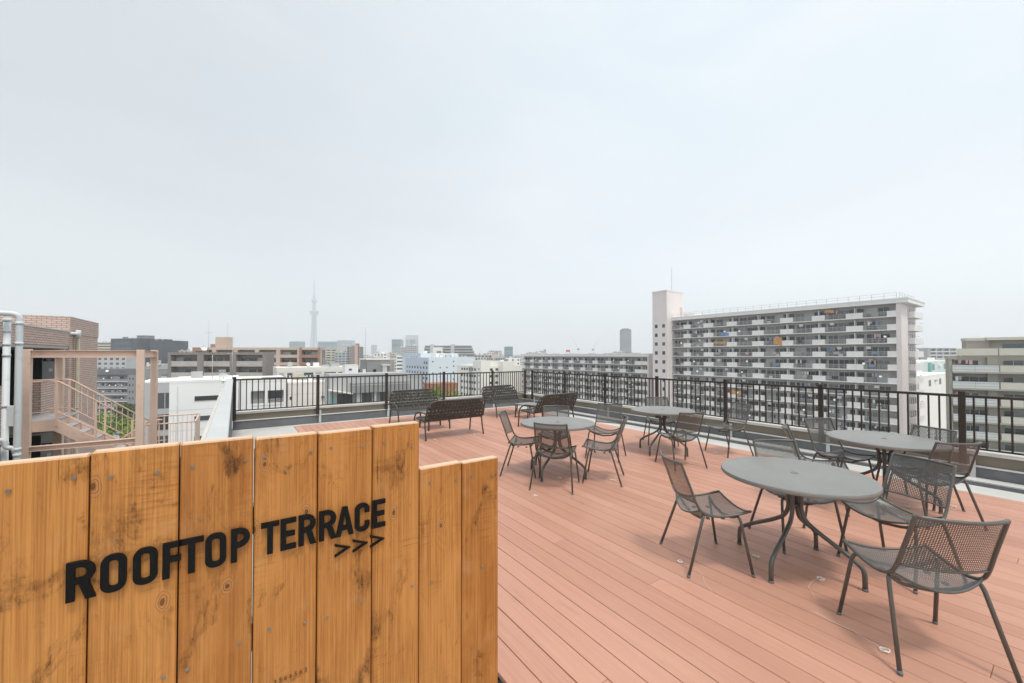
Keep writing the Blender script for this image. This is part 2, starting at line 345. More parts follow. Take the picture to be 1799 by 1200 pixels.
class MB:
    """collects boxes, tubes, sheets into one mesh"""
    def __init__(s): s.v = []; s.f = []; s.sm = []
    def face(s, pts, smooth=False):
        i = len(s.v); s.v += [tuple(p) for p in pts]; s.f.append(tuple(range(i, i + len(pts)))); s.sm.append(smooth)
    def box(s, x0, x1, y0, y1, z0, z1, M=None, bev=0.0):
        if bev:
            return s.bevbox(x0, x1, y0, y1, z0, z1, bev, M)
        p = [Vector(q) for q in ((x0, y0, z0), (x1, y0, z0), (x1, y1, z0), (x0, y1, z0), (x0, y0, z1), (x1, y0, z1), (x1, y1, z1), (x0, y1, z1))]
        if M is not None: p = [M @ q for q in p]
        i = len(s.v); s.v += [tuple(q) for q in p]
        for f in ((3, 2, 1, 0), (4, 5, 6, 7), (0, 1, 5, 4), (1, 2, 6, 5), (2, 3, 7, 6), (3, 0, 4, 7)):
            s.f.append(tuple(i + k for k in f)); s.sm.append(False)
    def bevbox(s, x0, x1, y0, y1, z0, z1, b, M=None):
        def P(x, y, z):
            q = Vector((x, y, z)); return tuple(M @ q) if M is not None else tuple(q)
        xs, ys, zs = (x0, x1), (y0, y1), (z0, z1)
        idx = {}
        for a in (0, 1):
            for c in (0, 1):
                for d in (0, 1):
                    sx, sy, sz = (b if a == 0 else -b), (b if c == 0 else -b), (b if d == 0 else -b)
                    for k, q in enumerate(((xs[a], ys[c] + sy, zs[d] + sz), (xs[a] + sx, ys[c], zs[d] + sz), (xs[a] + sx, ys[c] + sy, zs[d]))):
                        idx[(a, c, d, k)] = len(s.v); s.v.append(P(*q))
        def F(*k): s.f.append(tuple(idx[q] for q in k)); s.sm.append(False)
        F((0,0,0,0),(0,0,1,0),(0,1,1,0),(0,1,0,0)); F((1,0,0,0),(1,1,0,0),(1,1,1,0),(1,0,1,0))
        F((0,0,0,1),(1,0,0,1),(1,0,1,1),(0,0,1,1)); F((0,1,0,1),(0,1,1,1),(1,1,1,1),(1,1,0,1))
        F((0,0,0,2),(0,1,0,2),(1,1,0,2),(1,0,0,2)); F((0,0,1,2),(1,0,1,2),(1,1,1,2),(0,1,1,2))
        for a in (0, 1):
            for c in (0, 1): F((a,c,0,0),(a,c,0,1),(a,c,1,1),(a,c,1,0)) if a == c else F((a,c,0,1),(a,c,0,0),(a,c,1,0),(a,c,1,1))
            for d in (0, 1): F((a,0,d,0),(a,1,d,0),(a,1,d,2),(a,0,d,2)) if a == d else F((a,1,d,0),(a,0,d,0),(a,0,d,2),(a,1,d,2))
        for c in (0, 1):
            for d in (0, 1): F((0,c,d,2),(1,c,d,2),(1,c,d,1),(0,c,d,1)) if c == d else F((1,c,d,2),(0,c,d,2),(0,c,d,1),(1,c,d,1))
        for a in (0, 1):
            for c in (0, 1):
                for d in (0, 1): F((a,c,d,0),(a,c,d,1),(a,c,d,2))
    def tube(s, pts, r, n=8, cap=True, closed=False, r_end=None):
        pts = [Vector(p) for p in pts]; N = len(pts)
        rings = []; up = None
        for i, p in enumerate(pts):
            if closed: t = pts[(i + 1) % N] - pts[i - 1]
            else: t = pts[min(i + 1, N - 1)] - pts[max(i - 1, 0)]
            t.normalize()
            if up is None:
                up = Vector((0, 0, 1)) if abs(t.z) < 0.9 else Vector((1, 0, 0))
            up = (up - t * up.dot(t)); up.normalize()
            side = t.cross(up)
            rr = r if r_end is None else r + (r_end - r) * i / max(1, N - 1)
            base = len(s.v)
            for k in range(n):
                a = 2 * math.pi * k / n
                s.v.append(tuple(p + side * (math.cos(a) * rr) + up * (math.sin(a) * rr)))
            rings.append(base)
        M = N if closed else N - 1
        for i in range(M):
            a, b = rings[i], rings[(i + 1) % N]
            for k in range(n):
                s.f.append((a + k, a + (k + 1) % n, b + (k + 1) % n, b + k)); s.sm.append(True)
        if cap and not closed:
            s.f.append(tuple(rings[0] + k for k in range(n))[::-1]); s.sm.append(False)
            s.f.append(tuple(rings[-1] + k for k in range(n))); s.sm.append(False)
    def cyl(s, c, r, z0, z1, n=16, r2=None):
        s.tube([(c[0], c[1], z0), (c[0], c[1], z1)], r, n, True, False, r2)
    def sheet(s, fn, nu, nv, hole=0.0):
        """grid sheet fn(u,v); hole: share of each cell that is punched out (square perforation)"""
        g = []
        for j in range(nv + 1):
            for i in range(nu + 1):
                g.append(len(s.v)); s.v.append(tuple(fn(i / nu, j / nv)))
        W = nu + 1
        for j in range(nv):
            for i in range(nu):
                a, b, c, d = g[j * W + i], g[j * W + i + 1], g[(j + 1) * W + i + 1], g[(j + 1) * W + i]
                if not hole:
                    s.f.append((a, b, c, d)); s.sm.append(True); continue
                A, B, C, D = (Vector(s.v[q]) for q in (a, b, c, d))
                k = (1 - hole) / 2
                def at(u, v): return (A * (1 - u) + B * u) * (1 - v) + (D * (1 - u) + C * u) * v
                base = len(s.v)
                s.v += [tuple(at(k, k)), tuple(at(1 - k, k)), tuple(at(1 - k, 1 - k)), tuple(at(k, 1 - k))]
                e = (base, base + 1, base + 2, base + 3)
                for q in ((a, b, e[1], e[0]), (b, c, e[2], e[1]), (c, d, e[3], e[2]), (d, a, e[0], e[3])):
                    s.f.append(q); s.sm.append(True)
    def mesh(s, name, m):
        me = bpy.data.meshes.new(name); me.from_pydata(s.v, [], s.f)
        me.polygons.foreach_set("use_smooth", s.sm)
        if m: me.materials.append(m)
        me.update(); return me
    def build(s, name, m, parent=None, loc=(0, 0, 0), rot=None):
        return link(name, s.mesh(name, m), parent, loc, None, rot)

def smooth(pts, n=6):
    """Catmull-Rom through the points"""
    P = [Vector(p) for p in pts]; out = []
    for i in range(len(P) - 1):
        p0, p1, p2, p3 = P[max(i - 1, 0)], P[i], P[i + 1], P[min(i + 2, len(P) - 1)]
        for k in range(n):
            t = k / n
            out.append(0.5 * ((2 * p1) + (p2 - p0) * t + (2 * p0 - 5 * p1 + 4 * p2 - p3) * t * t + (3 * p1 - p0 - 3 * p2 + p3) * t ** 3))
    out.append(P[-1]); return out
def rounded(pts, rad, n=5):
    """polyline with its corners rounded"""
    P = [Vector(p) for p in pts]; out = [P[0]]
    for i in range(1, len(P) - 1):
        a, b, c = P[i - 1], P[i], P[i + 1]
        r = min(rad, (a - b).length * 0.49, (c - b).length * 0.49)
        s, e = b + (a - b).normalized() * r, b + (c - b).normalized() * r
        for k in range(n + 1):
            t = k / n; out.append((s * (1 - t) + b * t) * (1 - t) + (b * (1 - t) + e * t) * t)
    out.append(P[-1]); return out

_CUBE = {}
def cube_mesh(m):
    if m.name not in _CUBE:
        b = MB(); b.box(0, 1, 0, 1, 0, 1); _CUBE[m.name] = b.mesh("block_" + m.name, m)
    return _CUBE[m.name]
def bx(name, m, parent, x0, x1, y0, y1, z0, z1):
    return link(name, cube_mesh(m), parent, (x0, y0, z0), (x1 - x0, y1 - y0, z1 - z0))

# ================================================================ the terrace
GZ = -30.0
g = MB(); g.box(-9000, 9000, -9000, 9000, GZ - 0.5, GZ)
tag(g.build("ground", mat("city_ground", (0.31, 0.31, 0.30), 0.95, 0.2, 0.02)), kind="structure")

s = MB(); s.box(-0.3, 9.6, -6.0, 12.75, -0.55, -0.20)
tag(s.build("terrace_roof", M_MEMB), kind="structure")
s = MB(); s.box(-0.3, 9.4, -5.8, 12.55, GZ, -0.55)
bld = thing("terrace_building", "building under the terrace whose roof carries the deck", "building")
s.build("wall", M_TAUPE, bld)

# deck: every board a piece of the deck
deck = bpy.data.objects.new("deck", None); COL.objects.link(deck); tag(deck, kind="structure")
PITCH, BW = 0.1512, 0.1462
x = 1.1745; row = 0
rng = random.Random(3)
j = MB()
for yj in range(-3, 11):
    j.box(1.18, 7.55, yj - 0.02, yj + 0.02, -0.195, -0.027)
j.build("joist", M_KERB, deck)
while x + BW < 7.62:
    y0 = -3.6
    cuts = []
    y = y0 + rng.uniform(2.0, 8.5)
    while y < 10.4:
        cuts.append(y); y += rng.choice((5.4, 6.3, 7.2))
    ends = [y0] + cuts + [10.86]
    for k in range(len(ends) - 1):
        L = ends[k + 1] - ends[k] - 0.0018
        if L < 0.3: continue
        b = MB(); b.bevbox(0, BW, 0, L, 0, 0.025, 0.0022)
        b.build("deck_board", M_DECK, deck, (x, ends[k], -0.025 + rng.uniform(-0.0006, 0.0006)))
    x += PITCH; row += 1

# parapets round the terrace: kerb, white flashing strip, rendered wall, coping
def parapet(name, label, loc, rz, L, kerb_step, n_posts, p0, pitch):
    t = thing(name, label, "parapet wall", loc, rz)
    # local: x along the wall, +y outwards, face of the wall at y = 0
    bx("kerb", M_KERB, t, 0, L, 0.0, 0.30, -0.20, 0.022)
    bx("flashing_strip", M_TRIM, t, 0, L, -0.018, 0.0, 0.022, 0.046)
    bx("wall_face", M_TAUPE, t, 0, L, 0.004, 0.30, 0.024, 0.205)
    x = 0.0; k = 0
    while x < L - 0.01:
        w = min(2.4, L - x)
        b = MB(); b.bevbox(0, w - 0.006, 0, 0.42, 0, 0.05, 0.006)
        b.build("coping_slab", M_COPE, t, (x, -0.03, 0.205)); x += w
    if kerb_step:
        bx("gutter_ledge", M_MEMB, t, 0, L, -0.27, -0.002, -0.20, -0.135)
        bx("gutter_lip", M_KERB, t, 0, L, -0.30, -0.272, -0.20, -0.15)
    for i in range(n_posts):
        xx = p0 + i * pitch
        if 0.1 < xx < L:
            bx("post_cover", M_CAPG, t, xx + 0.055, xx + 0.115, -0.035, -0.019, -0.185, 0.17)
    return t
parapet("parapet_wall", "low grey parapet along the back of the terrace, behind the two far benches", (-0.04, 12.33, 0), 0.0, 9.23, False, 6, 0.01, 1.92)
# right parapet: runs toward the camera, faces -x
parapet("parapet_wall", "low taupe parapet along the right side of the terrace, behind the right-hand tables", (9.19, 12.33, 0), R(-90), 17.5, True, 9, 0.52, 1.789)

def railing(name, label, loc, rz, posts, bays, end_post=True):
    t = thing(name, label, "railing", loc, rz)
    pm = MB(); pm.bevbox(-0.039, 0.039, -0.05, 0.0, 0.0, 1.105, 0.004); pm = pm.mesh("post", M_RAIL)
    bm_ = MB(); bm_.box(-0.011, 0.011, -0.036, -0.014, 0.315, 1.062); bm_ = bm_.mesh("baluster", M_RAIL)
    for px in posts: link("post", pm, t, (px, 0, 0.05))
    for (a, b_) in bays:
        r_ = MB(); r_.bevbox(a, b_, -0.05, 0.0, 1.062, 1.102, 0.005); r_.build("top_rail", M_RAIL, t)
        bx("bottom_rail", M_RAIL, t, a + 0.04, b_ - 0.04, -0.040, -0.010, 0.288, 0.315)
        n = 15
        for i in range(1, n):
            link("baluster", bm_, t, (a + (b_ - a) * i / n, 0, 0))
    return t
bp = [0.01 + 1.92 * i for i in range(5)] + [9.16]
railing("railing", "dark brown bar railing along the back edge, in front of the white and grey buildings", (-0.02, 12.30, 0), 0.0, bp, [(bp[i], bp[i + 1]) for i in range(5)])
rp = [0.42 + 1.789 * i for i in range(9)]
railing("railing", "dark brown bar railing along the right edge, in front of the long slab apartment blocks", (9.16, 12.24, 0), R(-90), rp, [(rp[i], rp[i + 1]) for i in range(8)])

# left wall of the terrace, seen almost end-on, with a sheet-metal cap
lw = thing("side_wall", "narrow grey side wall with metal cap at the left end of the back railing", "wall", (0, 0, 0))
bx("wall_body", M_KERB, lw, -0.15, -0.052, 2.3, 12.30, -0.2, 1.06)
for (a, b_) in ((2.3, 4.3), (4.304, 7.6), (7.604, 12.34)):
    b = MB(); b.bevbox(-0.175, -0.038, a, b_, 1.06, 1.10, 0.006); b.build("metal_cap", M_CAPG, lw)
bx("outer_ledge", M_COPE, lw, -0.27, -0.152, 2.3, 12.3, 0.80, 0.88)
bx("corner_strip", M_RAIL, lw, -0.05, -0.03, 3.2, 3.26, -0.2, 1.05)

# ================================================================ sign wall of scaffold boards
SY = 1.68
sign = thing("sign_board", "wall of upright scaffold boards with black lettering in the left foreground", "sign")
edges = [-0.961, -0.757, -0.553, -0.350, -0.145, 0.0585, 0.2635, 0.468, 0.672, 0.8815, 1.0865]
tops = [1.402, 1.405, 1.4065, 1.4055, 1.413, 1.411, 1.404, 1.401, 1.4055, 1.198, 1.192]
tops = tops[1:]
wr = random.Random(11)
for i in range(len(edges) - 1):
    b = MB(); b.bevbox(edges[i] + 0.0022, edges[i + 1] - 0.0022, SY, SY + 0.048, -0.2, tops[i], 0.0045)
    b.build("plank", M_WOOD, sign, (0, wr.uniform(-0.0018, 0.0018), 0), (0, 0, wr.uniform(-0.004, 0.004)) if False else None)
for (a, b_, z1_) in ((-0.95, 0.0577, 1.36), (0.0597, 0.660, 1.36), (0.662, 1.07, 1.15)):
    bx("backing_board", M_KERB, sign, a, b_, SY + 0.0505, SY + 0.0545, -0.2, z1_)
for z in (0.15, 0.68, 1.10):
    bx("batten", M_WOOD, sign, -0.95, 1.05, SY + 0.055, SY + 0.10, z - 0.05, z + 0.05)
nm = MB()
for k in range(1):
    nm.tube([(0, 0.004, 0), (0, -0.0012, 0)], 0.0052, 10)
    nm.box(-0.0035, 0.0035, -0.0016, -0.001, -0.0006, 0.0006)
nm = nm.mesh("screw", M_SCREW)
for (nx, nzz) in ((-0.505, 1.33), (-0.381, 1.344), (-0.304, 1.334), (-0.198, 1.33), (-0.112, 1.334), (0.031, 1.335), (0.089, 1.339), (0.239, 1.334),
                  (0.31, 1.34), (0.43, 1.33), (0.515, 1.335), (0.635, 1.30), (0.72, 1.13), (0.85, 1.12), (0.93, 1.125), (1.045, 1.11),
                  (-0.177, 0.682), (-0.118, 0.679), (0.021, 0.707), (0.11, 0.72), (0.222, 0.70), (0.30, 0.69), (0.43, 0.71), (0.64, 0.70), (0.73, 0.69), (0.99, 0.68)):
    link("screw", nm, sign, (nx, SY - 0.0025, nzz))

# ---- raised lettering, drawn letter by letter (unit: width x height 1)
def arc(cx, cy, rx, ry, a0, a1, n=8):
    return [(cx + rx * math.cos(R(a0 + (a1 - a0) * i / n)), cy + ry * math.sin(R(a0 + (a1 - a0) * i / n))) for i in range(n + 1)]
def stadium(x0, x1, y0, y1, r, n=7):
    return arc(x1 - r, y1 - r, r, r, 0, 90, n) + arc(x0 + r, y1 - r, r, r, 90, 180, n) + arc(x0 + r, y0 + r, r, r, 180, 270, n) + arc(x1 - r, y0 + r, r, r, 270, 360, n)
def glyph(ch, w, h, t):
    """list of closed outlines (holes by even-odd fill); w,h size, t stroke"""
    if ch == 'O': return [stadium(0, w, 0, h, w * 0.46), stadium(t, w - t, t, h - t, (w - 2 * t) * 0.42)]
    if ch == 'T':
        c = w / 2; return [[(0, h), (w, h), (w, h - t), (c + t / 2, h - t), (c + t / 2, 0), (c - t / 2, 0), (c - t / 2, h - t), (0, h - t)][::-1]]
    if ch == 'F':
        m = h * 0.52; return [[(0, 0), (t, 0), (t, m - t / 2), (w * 0.98, m - t / 2), (w * 0.98, m + t / 2), (t, m + t / 2), (t, h - t), (w, h - t), (w, h), (0, h)]]
    if ch == 'E':
        m = h * 0.5; return [[(0, 0), (w, 0), (w, t), (t, t), (t, m - t / 2), (w * 0.92, m - t / 2), (w * 0.92, m + t / 2), (t, m + t / 2), (t, h - t), (w, h - t), (w, h), (0, h)]]
    if ch in 'PR':
        lo = h * 0.42; r = (h - lo) / 2
        bowl = arc(w - r, lo + r, r, r, -90, 90, 10)
        ri = r - t * 0.98
        hole = [(t, lo + t * 0.98)] + arc(w - r, lo + r, ri, ri, -90, 90, 8) + [(t, h - t * 0.98)]
        if ch == 'P':
            return [[(0, 0), (t, 0), (t, lo)] + bowl + [(0, h)], hole]
        return [[(0, 0), (t, 0), (t, lo), (w * 0.44, lo), (w - t * 1.12, 0), (w * 1.03, 0), (w * 0.74, lo + 0.06 * h)] + bowl[2:] + [(0, h)], hole]
    if ch == 'A':
        c = w / 2; k = t * 0.55; zb = h * 0.20; zt_ = zb + t * 0.9
        def xin(z): return (z / h) * (c - k)
        hole = [(xin(zt_) + t * 1.02, zt_), (w - xin(zt_) - t * 1.02, zt_), (c, h * 0.80)]
        return [[(0, 0), (t * 1.02, 0), (xin(zb) + t * 1.02, zb), (w - xin(zb) - t * 1.02, zb), (w - t * 1.02, 0), (w, 0), (c + k, h), (c - k, h)], hole]
    if ch == 'C':
        r = w * 0.46; ri = (w - 2 * t) * 0.45; e = h * 0.34
        out = [(w, h - e)] + arc(w - r, h - r, r, r, 0, 90, 7) + arc(r, h - r, r, r, 90, 180, 7) + arc(r, r, r, r, 180, 270, 7) + arc(w - r, r, r, r, 270, 360, 7) + [(w, e)]
        inn = [(w - t, e)] + arc(w - t - ri, t + ri, ri, ri, 0, -90, 6) + arc(t + ri, t + ri, ri, ri, -90, -180, 6) + arc(t + ri, h - t - ri, ri, ri, 180, 90, 6) + arc(w - t - ri, h - t - ri, ri, ri, 90, 0, 6) + [(w - t, h - e)]
        return [out + inn]
    if ch == '>':
        k = t * 0.9
        return [[(0, h), (0, h - k), (w - 2.2 * k, h / 2), (0, k), (0, 0), (w, h / 2 - k * 0.05), (w, h / 2 + k * 0.05)]]
def letter(name, outlines, depth, parent, loc, m):
    cu = bpy.data.curves.new(name, 'CURVE'); cu.dimensions = '2D'; cu.fill_mode = 'BOTH'
    cu.extrude = depth / 2; cu.bevel_depth = 0.0006; cu.bevel_resolution = 1
    for pl in outlines:
        sp = cu.splines.new('POLY'); sp.points.add(len(pl) - 1); sp.use_cyclic_u = True
        for q, p in zip(sp.points, pl): q.co = (p[0], p[1], 0, 1)
    tmp = bpy.data.objects.new("tmp", cu); COL.objects.link(tmp)
    dg = bpy.context.evaluated_depsgraph_get(); dg.update()
    me = bpy.data.meshes.new_from_object(tmp.evaluated_get(dg)); me.name = name
    bpy.data.objects.remove(tmp); bpy.data.curves.remove(cu)
    me.materials.clear(); me.materials.append(m)
    return link(name, me, parent, loc, None, (R(90), 0, 0))
TXT = [('R', -0.3907, -0.3322), ('O', -0.321, -0.2655), ('O', -0.2504, -0.1948), ('F', -0.182, -0.137), ('T', -0.1416, -0.0801), ('O', -0.0753, -0.0196), ('P', -0.0056, 0.0479),
       ('T', 0.0809, 0.1357), ('E', 0.1411, 0.1902), ('R', 0.1992, 0.2559), ('R', 0.2682, 0.328), ('A', 0.3274, 0.3928), ('C', 0.3987, 0.454), ('E', 0.4676, 0.518)]
ZB, CH = 0.993, 0.111
for ch, a, b_ in TXT:
    letter("letter", glyph(ch, b_ - a, CH, 0.0165), 0.010, sign, (a, SY - 0.0085, ZB), M_BLACK)
for a, b_ in ((0.3249, 0.3815), (0.3912, 0.4496), (0.4591, 0.5162)):
    letter("arrow_mark", glyph('>', b_ - a, 0.049, 0.0075), 0.008, sign, (a, SY - 0.0075, 0.917), M_BLACK)
def text_mesh(name, txt, size, m, parent, loc, rot=(R(90), 0, 0), space=1.0):
    cu = bpy.data.curves.new(name, 'FONT'); cu.body = txt; cu.size = size; cu.extrude = 0.0004; cu.space_character = space
    tmp = bpy.data.objects.new("tmp", cu); COL.objects.link(tmp)
    dg = bpy.context.evaluated_depsgraph_get(); dg.update()
    me = bpy.data.meshes.new_from_object(tmp.evaluated_get(dg)); me.name = name
    bpy.data.objects.remove(tmp); bpy.data.curves.remove(cu)
    me.materials.clear(); me.materials.append(m)
    return link(name, me, parent, loc, None, rot)
text_mesh("stamped_number", "3566562", 0.022, mat("stamp_ink", (0.16, 0.065, 0.02), 0.8), sign, (0.123, SY - 0.0022, 0.518), (R(90), 0, 0), 1.5)

# ================================================================ tables
TR = 0.53
def make_table(label):
    t = thing("round_table", label, "table", (0, 0, 0), 0, "round metal terrace tables")
    b = MB(); N = 72
    prof = [(0.0, 0.742), (0.020, 0.742), (0.022, 0.742), (TR - 0.022, 0.742), (TR - 0.012, 0.7445), (TR - 0.003, 0.741), (TR, 0.733), (TR, 0.716), (TR - 0.004, 0.710), (TR - 0.02, 0.710), (TR - 0.024, 0.734), (0.0, 0.734)]
    for (r0, z0), (r1, z1) in zip(prof, prof[1:]):
        for k in range(N):
            a0, a1 = 2 * math.pi * k / N, 2 * math.pi * (k + 1) / N
            q = [(r0 * math.cos(a0), r0 * math.sin(a0), z0), (r1 * math.cos(a0), r1 * math.sin(a0), z1), (r1 * math.cos(a1), r1 * math.sin(a1), z1), (r0 * math.cos(a1), r0 * math.sin(a1), z0)]
            if r0 < 1e-6: q = [q[0], q[1], q[2]]
            elif r1 < 1e-6: q = [q[0], q[1], q[3]]
            b.face(q, True)
    me = b.mesh("tabletop", M_TABLE)
    import bmesh as _bm
    q = _bm.new(); q.from_mesh(me); _bm.ops.remove_doubles(q, verts=q.verts, dist=1e-5); _bm.ops.recalc_face_normals(q, faces=q.faces)
    for e in q.edges: e.smooth = e.calc_face_angle(0) < R(40) if len(e.link_faces) == 2 else True
    q.to_mesh(me); q.free()
    link("tabletop", me, t)
    c = MB()
    c.tube([(0.024 * math.cos(2 * math.pi * k / 20), 0.024 * math.sin(2 * math.pi * k / 20), 0.7435) for k in range(20)], 0.0022, 6, closed=True)
    c.build("hole_cap", M_TABLE, t)
    for k in range(4):
        ca, sa = math.cos(k * math.pi / 2), math.sin(k * math.pi / 2)
        pr = [(0.40, 0.722), (0.26, 0.716), (0.13, 0.690), (0.052, 0.61), (0.044, 0.53), (0.044, 0.45), (0.075, 0.375), (0.16, 0.315), (0.36, 0.205), (0.43, 0.150), (0.437, 0.10), (0.437, 0.012)]
        pts = rounded([(r * ca, r * sa, z) for r, z in pr], 0.06, 4)
        m = MB(); m.tube(pts, 0.0165, 10)
        leg = m.build("leg", M_CHAIR, t)
        f = MB(); f.cyl((0.437 * ca, 0.437 * sa), 0.019, 0.0, 0.016, 12); f.build("foot_cap", M_KERB, leg)
    for z in (0.49, 0.57):
        r_ = MB(); r_.cyl((0, 0), 0.034, z - 0.012, z + 0.012, 12); r_.build("leg_bracket", M_CHAIR, t)
    return t
T_POS = [(3.75, 1.365, 'largest-looking grey round table nearest the camera, right of the sign'),
         (3.81, 4.34, 'grey round table behind the sign, ringed by five mesh chairs'),
         (6.20, 4.27, 'grey round table standing alone with three chairs near the right parapet'),
         (6.15, 1.335, 'grey round table at the right, between the front table and the parapet')]
tab0 = make_table(T_POS[0][2])
for i, (x, y, lab) in enumerate(T_POS):
    o = tab0 if i == 0 else copy_tree(tab0)
    o.location = (x, y, 0); o["label"] = lab; o.rotation_euler = (0, 0, (0.0, 0.35, 0.12, 0.2)[i])

# ================================================================ chairs
CZ = 0.985   # overall height factor
def rail_pt(t):
    return None
SIDE = [(-0.275, 0.872, 0.205), (-0.240, 0.775, 0.208), (-0.200, 0.665, 0.212), (-0.158, 0.548, 0.217), (-0.118, 0.487, 0.221), (-0.060, 0.460, 0.226), (0.0, 0.452, 0.230), (0.09, 0.458, 0.233), (0.18, 0.474, 0.234), (0.262, 0.492, 0.233)]
SPATH = smooth([(w, y, z) for (y, z, w) in SIDE], 6)      # right-hand rail (x, y, z)
def on_rail(y_or_s):
    """point on the side rail at arc share s (0 = top of the back, 1 = front of the seat)"""
    i = y_or_s * (len(SPATH) - 1); k = min(int(i), len(SPATH) - 2); f = i - k
    return SPATH[k] * (1 - f) + SPATH[k + 1] * f
S_BACK0, S_BACK1, S_SEAT0, S_SEAT1 = 0.012, 0.325, 0.415, 0.995
def back_fn(u, v):
    p = on_rail(S_BACK0 + (S_BACK1 - S_BACK0) * v); xx = (2 * u - 1)
    return (xx * p.x, p.y - 0.048 * (1 - xx * xx), p.z - 0.004 * (1 - xx * xx))
def seat_fn(u, v):
    xx = (2 * u - 1)
    s = S_SEAT0 + (S_SEAT1 - S_SEAT0) * v
    s -= 0.05 * (1 - v) ** 2 * (1 - abs(xx) ** 2) * 0
    p = on_rail(s)
    dip = 0.048 * (1 - xx * xx) * (1.0 + 0.55 * (1 - v) ** 2)
    yy = p.y - (1 - v) ** 3 * 0.05 * (1 - xx * xx) + 0.02 * v ** 4 * (1 - xx * xx)
    return (xx * p.x, yy, p.z - dip)
def make_chair(label):
    t = thing("mesh_chair", label, "chair", (0, 0, 0), 0, "perforated metal terrace chairs")
    b = MB(); b.sheet(back_fn, 40, 29, 0.56); b.build("backrest", M_CHAIR, t)
    b = MB(); b.sheet(seat_fn, 42, 38, 0.53); b.build("seat", M_CHAIR, t)
    for sx in (-1, 1):
        b = MB(); b.tube([(sx * p.x, p.y, p.z) for p in SPATH], 0.0105, 8); b.build("side_rail", M_CHAIR, t)
    for nm, fn, v, rr in (("top_rail", back_fn, 0.0, 0.0105), ("back_lower_rail", back_fn, 1.0, 0.0065), ("seat_rear_rail", seat_fn, 0.0, 0.0065), ("front_rail", seat_fn, 1.0, 0.0085)):
        b = MB(); b.tube([fn(k / 16, v) for k in range(17)], rr, 8); b.build(nm, M_CHAIR, t)
    for sy in (-1, 1):
        for sx in (-1, 1):
            if sy < 0: pr = [(0.272, -0.252, 0.0), (0.228, -0.118, 0.425), (0.218, -0.100, 0.462), (0.150, -0.092, 0.408), (0.0, -0.090, 0.386)]
            else: pr = [(0.272, 0.252, 0.0), (0.236, 0.178, 0.415), (0.222, 0.165, 0.452), (0.150, 0.158, 0.412), (0.0, 0.155, 0.388)]
            pts = rounded([(sx * x, y, z) for x, y, z in pr], 0.05, 5)
            b = MB(); b.tube(pts, 0.0112, 8); lg = b.build("leg", M_CHAIR, t)
            f = MB(); d = (Vector(pr[1]) - Vector(pr[0])).normalized()
            f.tube([Vector((sx * pr[0][0], pr[0][1], 0.0)), Vector((sx * (pr[0][0] + d.x * 0.02), pr[0][1] + d.y * 0.02, 0.02))], 0.0128, 8); f.build("foot_cap", M_KERB, lg)
    # two brackets under the seat
    for y in (-0.02, 0.10):
        for sx in (-1, 1):
            bx("glide_pad", M_KERB, t, sx * 0.12 - 0.012, sx * 0.12 + 0.012, y - 0.012, y + 0.012, 0.388, 0.402)
    return t
CH = [
 (3.29, 0.575, (0.36, 0.37), "mesh chair in the front right corner of the picture, its back to the camera"),
 (3.2225, 1.84, (0.83, -0.557), "mesh chair standing alone on the left side of the front table, seen side-on"),
 (4.25, 1.55, (-0.25, -0.365), "mesh chair on the far side of the front table, facing the camera over the tabletop"),
 (4.34, 0.87, (-0.925, 0.38), "mesh chair tucked in at the right of the front table, behind the corner chair"),
 (5.93, 0.93, (0.60, 0.80), "mesh chair before the railing post at the right-hand table, back to the camera"),
 (6.43, 1.13, (-0.90, 0.43), "mesh chair mostly hidden behind the right-hand table, only its back showing by the railing"),
 (6.30, 1.80, (-0.40, -0.92), "mesh chair between the right-hand table and the parapet, at the table's far left"),
 (5.50, 1.78, (0.354, -0.935), "mesh chair seen edge-on behind the front table, left of the right-hand table"),
 (7.06, 3.56, (-0.925, 0.38), "mesh chair pulled out on the right of the lone middle table, closest to the parapet"),
 (5.68, 3.60, (0.36, 0.93), "mesh chair on the near side of the lone middle table, turned away from the camera"),
 (6.79, 4.73, (-0.67, -0.74), "mesh chair behind the lone middle table, only the top of its back showing"),
 (3.445, 4.73, (0.70, -0.715), "mesh chair at the left of the five-chair table, seen side-on just right of the sign"),
 (3.43, 3.955, (0.80, 0.60), "mesh chair in front of the five-chair table, its slotted back towards the camera"),
 (4.22, 4.87, (-0.72, -0.69), "mesh chair behind the five-chair table, only its backrest above the tabletop"),
 (5.11, 4.60, (-0.89, -0.45), "mesh chair at the far right of the five-chair table, facing the camera"),
 (4.18, 3.80, (-0.60, 0.80), "mesh chair at the near right of the five-chair table, facing left"),
]
ch0 = make_chair(CH[0][3])
for i, (x, y, f, lab) in enumerate(CH):
    o = ch0 if i == 0 else copy_tree(ch0)
    o.location = (x, y, 0); o.rotation_euler = (0, 0, math.atan2(-f[0], f[1])); o["label"] = lab
    o.scale = (1, 1, CZ)

